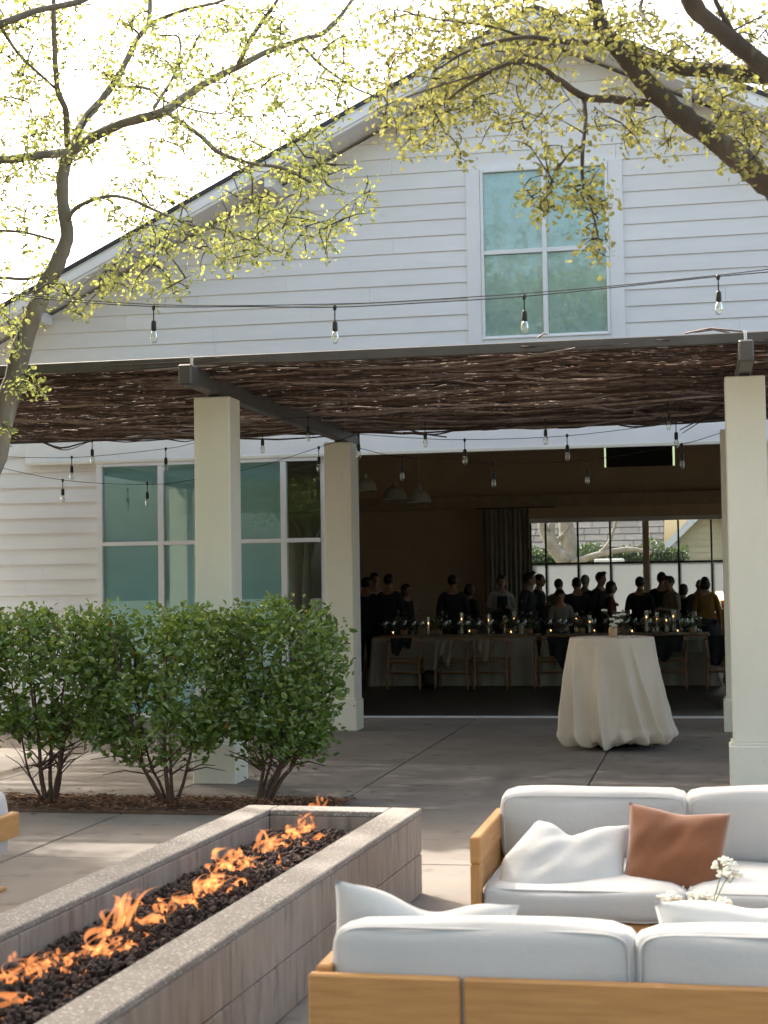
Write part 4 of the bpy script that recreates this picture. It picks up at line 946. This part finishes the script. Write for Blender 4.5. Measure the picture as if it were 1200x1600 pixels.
drape(cpos[5]+.02, 23.84, .785, .50, .46, M['suit'], 'jacket', 'dark jacket over the chair by the right column', 'jacket', 6)
o = MB(); V, F = cushion_mesh(.24, .16, .26, .06, .01, 6); o.add(V, F, True); o = o.build('floor_bag', M['black']); o.location = (-4.18, 24.15, .135); tag(o, 'black bag on the floor between the first two chairs', 'bag')
# handbag hanging from the table edge
hb = empty('handbag', (-.22, 24.37, .50), 0, 'grey-green structured handbag with gold charms hanging at the table', 'handbag')
MB().add([(-.115, -.05, 0), (.115, -.05, 0), (.115, .05, 0), (-.115, .05, 0), (-.095, -.035, .20), (.095, -.035, .20), (.095, .035, .20), (-.095, .035, .20)], [(0, 3, 2, 1), (4, 5, 6, 7), (0, 1, 5, 4), (1, 2, 6, 5), (2, 3, 7, 6), (3, 0, 4, 7)]).build('bag_body', M['bag'], hb, local=True, bevel=.008)
for yy in (-.03, .03): MB().tube(spline([(-.065, yy, .19), (-.06, yy, .26), (0, yy, .315), (.06, yy, .26), (.065, yy, .19)], 4), .008, 6).build('handle', M['bag'], hb, local=True)
for q in range(3): MB().lathe([(.012, -.003), (.016, 0), (.012, .003)], (.055+.012*(q % 2), -.058, .18-.035*q), 10).build('charm', M['gold'], hb, local=True)
MB().tube(spline([(0, -.0, .33), (0, .03, .335), (0, .09, .302), (0, .16, .297)], 4), .004, 5).build('hook', M['gold'], hb, local=True)

# table settings
ordw = ['first', 'second', 'third', 'fourth', 'fifth', 'sixth', 'seventh', 'eighth', 'ninth', 'tenth', 'eleventh', 'twelfth', 'thirteenth']
def tx(px_, Y): d = fw + cr*((px_-600)/FPX) - cu*((960-800)/FPX); return d.x/d.y*Y
for i, px_ in enumerate((669, 721, 763, 788, 803, 900, 921, 1010, 1026, 1041, 1052, 1085)):
    Y = 24.75+(i*37 % 6)*.1; x = tx(px_, Y); tall = (.24, .30, .27)[i % 3]
    e = empty('taper_candle', (x, Y, .792), 0, 'lit taper candle in a tall glass tube, %s from the left on the banquet tables' % ordw[i], 'candle', 'lit candles on the banquet tables')
    MB().tube([(0, 0, .01), (0, 0, tall-.08)], [.011, .009], 8).build('candle_wax', M['wax'], e, local=True)
    MB().lathe([(.003, -.003), (.007, .006), (.0045, .018), (.001, .03)], (0, 0, tall-.07), 8).build('flame', M['flame_small'], e, local=True)
    MB().lathe([(.036, 0), (.036, tall+.04)], (0, 0, 0), 14, False).lathe([(.04, 0), (.04, .012)], (0, 0, 0), 14).build('glass_tube', M['glassware'], e, local=True)
o = MB().lathe([(.035, 0), (.036, .16), (.03, .165)], (0, 0, 0), 14).build('pillar_candle', M['wax']); o.location = (tx(814, 24.7), 24.7, .792); tag(o, 'thick pale pillar candle on the left banquet table', 'candle')
for i in range(16):
    x = -4.9+4.7*i/15+rng.uniform(-.1, .1); Y = rng.uniform(24.6, 25.3)
    if -2.6 < x < -2.5: x -= .1
    e = empty('votive', (x, Y, .792), 0, 'small glass votive candle among the table settings', 'candle', 'votive candles on the banquet tables')
    MB().lathe([(.028, 0), (.034, .06)], (0, 0, 0), 12, False).build('votive_glass', M['clear'], e, local=True)
    MB().lathe([(.026, .002), (.028, .025)], (0, 0, 0), 10).build('wax', M['wax'], e, local=True)
    if i % 2 == 0: MB().lathe([(.003, 0), (.006, .008), (.001, .026)], (0, 0, .026), 6).build('flame', M['flame_small'], e, local=True)
gm = None
for i in range(44):
    x = -5.0+4.9*i/43+rng.uniform(-.06, .06); Y = rng.choice((24.66, 25.28))+rng.uniform(-.05, .05)
    if -2.66 < x < -2.46: continue
    if gm is None:
        g_ = MB().lathe([(.034, 0), (.034, .003), (.005, .008), (.004, .10), (.02, .115), (.038, .15), (.040, .18), (.033, .22)], (0, 0, 0), 14, False).build('wine_glass', M['glassware']); gm = g_
    else: g_ = gm.copy(); col.objects.link(g_)
    g_.location = (x, Y, .792); tag(g_, 'clear wine glass among the settings on the banquet tables', 'wine glass', 'wine glasses on the banquet tables')
for i in range(9):
    x = -4.75+4.5*i/8; Y = 25.0
    if -2.75 < x < -2.4: x -= .25
    e = empty('flower_arrangement', (x, Y, .792), 0, 'low dusky flower arrangement, %s from the left along the banquet tables' % ordw[i], 'flowers', 'flower arrangements on the banquet tables')
    MB().lathe([(.05, 0), (.06, .04), (.05, .08)], (0, 0, 0), 14).build('bowl', M['tan_ceramic'], e, local=True)
    P = [(rng.gauss(0, .11), rng.gauss(0, .10), .10+abs(rng.gauss(0, .085))) for _ in range(150)]
    lf = leaf_mesh('leaves', P, .055, M['hedge_leaf'], e); lf.location = (0, 0, 0)
    fb = MB()
    for k in range(22): fb.ball((rng.gauss(0, .10), rng.gauss(0, .09), .13+abs(rng.gauss(0, .07))), rng.uniform(.012, .028), 6, 5)
    fb.build('blossoms', M['pale_flower'], e, local=True)

# bar with a lit lamp on the right
bar = empty('bar_counter', (.55, 30.2, 0), 0, 'bar counter at the right inside the hall', 'counter')
MB().cbox(-.42, 1.6, -.3, .3, 0, 1.0).build('counter_body', M['chairwood'], bar, local=True); MB().cbox(-.46, 1.64, -.34, .34, 1.001, 1.04).build('counter_top', M['intwall'], bar, local=True)
lp = empty('table_lamp', (.20, 30.05, 1.041), 0, 'small lit lamp glowing on the bar counter by the right column', 'lamp')
MB().lathe([(.06, 0), (.06, .02), (.012, .03), (.012, .22)], (0, 0, 0), 12).build('lamp_base', M['gold'], lp, local=True)
MB().lathe([(.10, .16), (.06, .32)], (0, 0, 0), 16, False).build('lamp_shade', M['lamp_glow'], lp, local=True)
for k in range(6):
    o = MB().lathe([(.035, 0), (.035, .15), (.012, .20), (.012, .27)], (0, 0, 0), 10).build('bottle', mat('amber_bottle', (.25, .08, .03), rough=.15) if k == 0 else bpy.data.materials['amber_bottle']); o.location = (.16+.11*(k if k else -.7), 30.28 if k % 2 else 30.12, 1.041)
    tag(o, 'amber bottle standing on the bar counter', 'bottle', 'bottles on the bar counter')

# ---------------------------------------------------------------- people
def eval_mesh(o):
    bpy.context.view_layer.update(); dg = bpy.context.evaluated_depsgraph_get(); return bpy.data.meshes.new_from_object(o.evaluated_get(dg))
def skin_grow(J, E, root):
    names = list(J); me = bpy.data.meshes.new('sk'); me.from_pydata([J[n][:3] for n in names], [], [(names.index(a), names.index(b)) for a, b in E]); o = bpy.data.objects.new('sk', me); col.objects.link(o)
    md = o.modifiers.new('s', 'SKIN'); md.use_smooth_shade = True
    for i, n in enumerate(names):
        q = me.skin_vertices[0].data[i]; r = J[n][3]; q.radius = r if hasattr(r, '__len__') else (r, r); q.use_root = (n == root)
    sb = o.modifiers.new('ss', 'SUBSURF'); sb.levels = sb.render_levels = 2
    m2 = eval_mesh(o); bpy.data.objects.remove(o); return m2
def fuse(parts, voxel):
    mb = MB()
    for p in parts:
        if isinstance(p, MB): mb.add(p.v, p.f, True)
        else: mb.add([v.co[:] for v in p.vertices], [tuple(f.vertices) for f in p.polygons], True)
    o = mb.build('fz', M['skin']); rm = o.modifiers.new('r', 'REMESH'); rm.mode = 'VOXEL'; rm.voxel_size = voxel; rm.use_smooth_shade = True
    sm = o.modifiers.new('sm', 'SMOOTH'); sm.factor = .5; sm.iterations = 3
    m2 = eval_mesh(o); bpy.data.objects.remove(o); return m2
def body(pose):
    """1.72 m figure facing -Y; pose: elbow and wrist of both arms, head turn (z), nod (x), lean"""
    ln = pose.get('lean', 0)
    J = {'pel': (0, 0, .93, (.155, .115)), 'wai': (0, -.01-ln*.1, 1.08, (.135, .10)), 'che': (0, -ln*.25, 1.28, (.165, .115)), 'sho': (0, .01-ln*.38, 1.42, (.10, .08)), 'nec': (0, 0-ln*.45, 1.50, .055), 'hea': (0, -.02-ln*.5, 1.58, .055)}
    E = [('pel', 'wai'), ('wai', 'che'), ('che', 'sho'), ('sho', 'nec'), ('nec', 'hea')]
    for s, k in ((-1, 'l'), (1, 'r')):
        el, wr = pose[k]
        J['sh'+k] = (s*.175, .01-ln*.36, 1.40, .062); J['el'+k] = (s*el[0], el[1]-ln*.3, el[2], .046); J['wr'+k] = (s*wr[0], wr[1]-ln*.3, wr[2], .031)
        J['hip'+k] = (s*.095, 0, .88, .098); J['kn'+k] = (s*.105, -.01, .49, .062); J['an'+k] = (s*.11, .02, .09, .042); J['to'+k] = (s*.125, -.13, .035, .036)
        E += [('sho', 'sh'+k), ('sh'+k, 'el'+k), ('el'+k, 'wr'+k), ('pel', 'hip'+k), ('hip'+k, 'kn'+k), ('kn'+k, 'an'+k), ('an'+k, 'to'+k)]
    sk = skin_grow(J, E, 'pel')
    hc = Vector(J['hea'][:3])+Vector((0, -.01, .055)); rot = Matrix.Rotation(pose.get('turn', 0), 3, 'Z') @ Matrix.Rotation(pose.get('nod', 0), 3, 'X')
    hd = MB().ball((0, 0, .01), (.076, .097, .105), 18, 14); hd.ball((0, -.028, -.055), (.055, .062, .058), 14, 10); hd.ball((0, -.100, -.018), (.013, .022, .024), 8, 6); hd.ball((0, -.085, .018), (.045, .018, .012), 8, 6); hd.ball((0, -.086, -.062), (.022, .012, .012), 8, 6)
    for s in (-1, 1): hd.ball((s*.078, .005, -.012), (.010, .018, .03), 8, 6)
    hd.v = [tuple(hc+rot @ Vector(v)) for v in hd.v]
    hands = MB()
    for s, k in ((-1, 'l'), (1, 'r')):
        a = Vector(J['el'+k][:3]); b = Vector(J['wr'+k][:3]); d = (b-a).normalized(); side = d.cross(Vector((s, 0, 0)))
        side = side.normalized() if side.length > .1 else Vector((0, -1, 0)); nrm = d.cross(side)
        hands.tube([b, b+d*.045, b+d*.085], [.028, .038, .034], 8, True, .5)
        for f in range(4):
            st = b+d*.08+side*(-.027+.018*f); L = (.062, .072, .068, .052)[f]; hands.tube([st, st+d*L*.5+nrm*.006, st+d*L*.8+nrm*.022], [.0095, .009, .007], 6)
        hands.tube([b+d*.02+side*.024, b+d*.05+side*.052, b+d*.082+side*.058], [.012, .011, .008], 6)
    full = fuse([sk, hd, hands], .0125)
    f = 1.13
    def up(keys, ex): return {q: (*J[q][:3], (tuple(r*ex for r in J[q][3]) if hasattr(J[q][3], '__len__') else J[q][3]*ex)) for q in keys}
    jk = up(['pel', 'wai', 'che', 'sho', 'shl', 'ell', 'wrl', 'shr', 'elr', 'wrr'], f); jk['hem'] = (0, 0, .80, (.185, .145))
    jk['sho'] = (*jk['sho'][:3], (.105, .085))
    top = fuse([skin_grow(jk, [('hem', 'pel'), ('pel', 'wai'), ('wai', 'che'), ('che', 'sho'), ('sho', 'shl'), ('shl', 'ell'), ('ell', 'wrl'), ('sho', 'shr'), ('shr', 'elr'), ('elr', 'wrr')], 'pel')], .014)
    tk = up(['pel', 'hipl', 'knl', 'anl', 'hipr', 'knr', 'anr'], 1.16)
    legs = fuse([skin_grow(tk, [('pel', 'hipl'), ('hipl', 'knl'), ('knl', 'anl'), ('pel', 'hipr'), ('hipr', 'knr'), ('knr', 'anr')], 'pel')], .014)
    skirt = MB().lathe([(.155, 1.0), (.20, .9), (.24, .7), (.27, .45), (.25, .449), (.14, .98)], (0, 0, 0), 24); skirt = skirt.mesh('skirt')
    def hair(kind):
        h = MB()
        h.ball((0, .012, .030), (.085, .104, .100), 18, 14)
        h2 = [v for v in h.v]
        for i, v in enumerate(h2):                      # keep the face clear
            v = Vector(v)
            if v.y < -.045 and v.z < .07: v.y = -.045+.2*(v.y+.045)
            if v.z < -.02: v.y = max(v.y, .02); v.x *= .93
            h2[i] = tuple(v)
        h.v = h2
        if kind == 'long': h.ball((0, .045, -.09), (.092, .062, .17), 14, 12)
        if kind == 'bob': h.ball((0, .02, -.02), (.100, .092, .105), 14, 12); 
        if kind == 'bob': h.v = [(x, max(y, -.03) if z < .04 else y, z) for x, y, z in h.v]
        if kind == 'quiff': h.ball((0, -.05, .115), (.055, .05, .03), 12, 8)
        h.v = [tuple(hc+rot @ Vector(v)) for v in h.v]
        return h.mesh('hair')
    eyes = MB()
    for s in (-1, 1): eyes.ball(hc+rot @ Vector((s*.030, -.088, .0)), (.012, .008, .007), 8, 6)
    return dict(body=full, top=top, legs=legs, skirt=skirt, hair={k: hair(k) for k in ('short', 'long', 'bob', 'quiff')}, eyes=eyes.mesh('eyes'))
POSE = [
 dict(l=((.235, .02, 1.13), (.25, -.06, .88)), r=((.235, .02, 1.13), (.25, -.06, .88))),
 dict(l=((.24, .0, 1.13), (.12, -.24, 1.14)), r=((.24, .0, 1.13), (.10, -.26, 1.17)), nod=.12),
 dict(l=((.245, .03, 1.13), (.26, -.02, .88)), r=((.24, -.03, 1.14), (.13, -.27, 1.22)), turn=.35),
 dict(l=((.23, -.02, 1.12), (.06, -.22, 1.06)), r=((.23, -.02, 1.12), (.08, -.23, 1.05)), nod=.45, lean=.5),
]
BD = [body(p) for p in POSE]
def person(px_, top_y, Y, rz, pose, hairk, hairm, topm, label, bottom='legs', botm='suit', apron=False):
    p = pix(px_, top_y, Y); b = BD[pose]; ht = max(1.45, min(1.84, p.z))
    e = empty('person', (p.x, Y, 0), rz, label, 'person', 'guests standing in the hall'); sc = ht/1.735; e.scale = (sc*rng.uniform(.94, 1.06), sc*rng.uniform(.94, 1.06), sc); e.rotation_euler = (rng.uniform(-.04, .05), rng.uniform(-.04, .04), rz+rng.uniform(-.25, .25))
    def put(nm, me, mt):
        o = bpy.data.objects.new(nm, me); col.objects.link(o); o.parent = e
        if not me.materials: me.materials.append(None)
        for q in me.polygons: q.use_smooth = True
        o.material_slots[0].link = 'OBJECT'; o.material_slots[0].material = M[mt]; return o
    put('body', b['body'], 'skin'); put('jacket' if topm in ('suit', 'navy') else 'shirt', b['top'], topm)
    put('trousers', b['legs'], botm)
    if bottom == 'skirt': put('skirt', b['skirt'], botm)
    if hairk: put('hair', b['hair'][hairk], hairm)
    put('eyes', b['eyes'], 'black')
    if apron:
        a = MB().grid(lambda u, v: ((u-.5)*.34*(.55 if v > .72 else 1), -.165-.02*math.cos((u-.5)*3), .55+.83*v), 10, 12).mesh('apron'); put('apron', a, 'suit')
    return e
PEOPLE = [
 (571, 904, 26.3, 3.0, 0, 'short', 'hair_dark', 'suit', 'guest in dark clothes at the far left edge of the doorway'),
 (586, 897, 27.2, .5, 1, 'short', 'hair_dark', 'shirt', 'guest in a white shirt at the left, partly behind a dark suit'),
 (612, 899, 26.2, 2.9, 0, 'short', 'hair_dark', 'suit', 'broad guest in a dark suit at the left, back turned'),
 (631, 914, 27.0, 1.2, 0, 'long', 'hair_dark', 'suit', 'long-haired guest in black at the right of the left group', 'skirt'),
 (708, 900, 26.6, 3.1, 0, 'short', 'hair_dark', 'suit', 'guest in a dark suit alone against the brown wall'),
 (731, 914, 27.1, 2.3, 1, 'bob', 'hair_dark', 'suit', 'dark-haired guest beside the suit at the brown wall', 'skirt'),
 (778, 901, 28.0, .15, 1, 'short', 'hair_dark', 'shirt', 'waiter in a white shirt and dark apron before the curtain', 'legs', 'suit', True),
 (821, 896, 26.4, 1.35, 2, 'quiff', 'hair_dark', 'suit', 'guest in a dark suit in profile at the left end of the back window'),
 (841, 899, 28.5, 1.5, 0, 'short', 'hair_dark', 'navy', 'guest in navy in profile just right of the curtain'),
 (873, 906, 28.8, 2.8, 0, 'short', 'hair_dark', 'grey_shirt', 'guest in a pale grey shirt with back turned'),
 (878, 930, 26.0, .2, 3, 'short', 'hair_dark', 'grey_shirt', 'shorter guest in a pale shirt leaning over the table'),
 (903, 904, 27.0, 3.2, 0, 'short', 'hair_dark', 'suit', 'guest in a black suit, left of the grey-haired guest, back turned'),
 (910, 900, 29.2, 2.9, 0, 'short', 'hair_grey', 'suit', 'grey-haired guest behind the black suit'),
 (938, 896, 28.0, 1.2, 1, 'quiff', 'hair_dark', 'suit', 'tall guest in a dark suit behind the red dress'),
 (953, 910, 26.9, 1.5, 1, 'bob', 'hair_dark', 'red', 'guest in a dark red dress in profile', 'skirt', 'red'),
 (999, 903, 27.6, 3.1, 0, 'short', 'hair_dark', 'suit', 'guest in a dark suit in front of the wide window post, back turned'),
 (1031, 896, 28.2, 2.9, 1, 'short', 'hair_dark', 'suit', 'tallest dark suit right of the wide window post'),
 (1051, 902, 27.2, -1.0, 1, 'quiff', 'hair_dark', 'beige_shirt', 'guest in a beige shirt facing left'),
 (1064, 914, 28.9, 2.5, 0, 'bob', 'hair_dark', 'suit', 'shorter dark-haired guest behind the beige shirt', 'skirt'),
 (1083, 906, 28.4, .3, 3, None, 'hair_dark', 'suit', 'bald guest in a dark jacket looking down'),
 (1106, 903, 27.4, 3.0, 0, 'bob', 'hair_dark', 'mustard', 'guest with a dark bob and mustard top by the right column', 'skirt', 'suit'),
]
for a in PEOPLE: person(*a[:9], *(a[9:] if len(a) > 9 else ()))

# ---------------------------------------------------------------- behind the hall, seen through the back window
hs = empty('neighbour_house', pix(1050, 860, 52), 0, 'cream yellow clapboard house with grey shingle roof beyond the back window', 'building')
HY = 52.0
a0 = pix(1052, 900, HY).x; a1 = pix(1170, 900, HY).x; ax = (a0+a1)/2
ez = pix(1040, 849, HY).z
HSL = .95
MB().prism([(a0, 0), (a1, 0), (a1, ez), (ax, ez+(a1-a0)/2*HSL), (a0, ez)], HY+.05, HY+9).build('wall', M['yellow_siding'], hs)
z = .6
while z < ez+(a1-a0)/2*HSL-.1:
    i0 = a0 if z < ez else a0+(z-ez)/HSL; i1 = a1 if z < ez else a1-(z-ez)/HSL
    if i1-i0 > .2: MB().add([(i0, HY, z), (i1, HY, z), (i1, HY+.03, z+.2), (i0, HY+.03, z+.2), (i0, HY+.049, z), (i1, HY+.049, z), (i1, HY+.049, z+.2), (i0, HY+.049, z+.2)], [(0, 1, 2, 3), (4, 7, 6, 5), (0, 4, 5, 1), (3, 2, 6, 7), (0, 3, 7, 4), (1, 5, 6, 2)]).build('siding_board', M['yellow_siding'], hs)
    z += .2
for s in (-1, 1):
    e0 = ax+s*((a1-a0)/2+.55); zz = ez-.55*HSL; zt = ez+(a1-a0)/2*HSL
    pl = [(ax, zt+.22), (e0, zz+.22), (e0, zz), (ax, zt)]
    r_ = MB().prism(pl[::s], HY-.35, HY+9.2).build('roof', M['shingle'], hs)
    MB().prism([(ax, zt+.23), (e0, zz+.23), (e0, zz-.06), (ax, zt-.06)][::s], HY-.40, HY-.355).build('rake_board', M['trim'], r_)
MB().cbox(a0-.02, a0+.16, HY-.03, HY+.06, 0, ez).build('corner_board', M['trim'], hs)
# wing with its eave towards us
wx0 = pix(780, 850, HY+1).x; we = pix(950, 851, HY).z
MB().box(wx0, a0-.02, HY+1, HY+7, 0, we).build('wing_wall', M['yellow_siding'], hs)
wr_ = MB().add([(wx0-.3, HY+.45, we-.1), (a0-.3, HY+.45, we-.1), (a0-.3, HY+5, we+2.6), (wx0-.3, HY+5, we+2.6), (wx0-.3, HY+.45, we-.25), (a0-.3, HY+.45, we-.25), (a0-.3, HY+5, we+2.4), (wx0-.3, HY+5, we+2.4)], [(0, 1, 2, 3), (4, 7, 6, 5), (0, 4, 5, 1), (0, 3, 7, 4), (1, 5, 6, 2), (2, 6, 7, 3)]).build('wing_roof', M['shingle'], hs)
for k in range(12):
    t0 = k/12; y0 = HY+.45+4.55*t0; z0 = we-.1+2.7*t0
    x = wx0-.3
    while x < a0-.35:
        x1 = min(x+rng.uniform(.5, .9), a0-.3); MB().add([(x+.01, y0-.03, z0+.035), (x1-.01, y0-.03, z0+.035), (x1-.01, y0+.40, z0+.265), (x+.01, y0+.40, z0+.265), (x+.01, y0-.03, z0-.01), (x1-.01, y0-.03, z0-.01)], [(0, 1, 2, 3), (4, 5, 1, 0)]).build('shingle', M['shingle'], wr_); x = x1
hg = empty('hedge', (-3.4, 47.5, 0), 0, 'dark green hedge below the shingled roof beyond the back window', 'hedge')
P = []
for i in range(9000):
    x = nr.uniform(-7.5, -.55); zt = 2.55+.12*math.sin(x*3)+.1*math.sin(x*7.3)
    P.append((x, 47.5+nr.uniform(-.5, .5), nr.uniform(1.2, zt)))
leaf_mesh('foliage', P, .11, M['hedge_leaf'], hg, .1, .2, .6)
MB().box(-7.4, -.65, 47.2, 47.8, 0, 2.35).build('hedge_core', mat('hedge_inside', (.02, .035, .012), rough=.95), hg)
gt = empty('sycamore_tree', pix(872, 1000, 43)*Vector((1, 1, 0)) if False else (pix(872, 900, 43).x, 43, 0), 0, 'pale-barked bare tree behind the left panes of the back window', 'tree')
MB().tube(spline([(gt.location.x+.2, 43, 0), tuple(pix(886, 878, 43)), tuple(pix(887, 845, 43)), tuple(pix(884, 815, 43)), tuple(pix(880, 760, 43))], 4), [.28, .27, .26, .26, .25, .25, .25, .24, .24, .23, .22, .21, .2, .19, .18, .17, .16], 10).build('trunk', M['pale_bark'], gt)
for pts, r in (([(886, 870), (866, 850), (862, 825), (866, 790)], .12), ([(884, 880), (862, 852), (850, 830), (845, 800)], .2), ([(893, 880), (930, 868), (955, 862), (985, 858), (1018, 864)], .10), ([(935, 867), (950, 850), (960, 825), (966, 800)], .06), ([(866, 850), (880, 835), (895, 812)], .07)):
    S = spline([tuple(pix(x, y, 42.8)) for x, y in pts], 4); MB().tube(S, [r*(1-.5*i/len(S)) for i in range(len(S))], 7).build('limb', M['pale_bark'], gt)
wp = MB().cbox(pix(930, 880, 45).x, pix(975, 880, 45).x, 44.6, 45.4, 0, pix(950, 873, 45).z, .03).build('garden_wall', M['trim']); tag(wp, 'low white wall in front of the hedge beyond the back window', 'wall')
print('leaves', n1, n2)
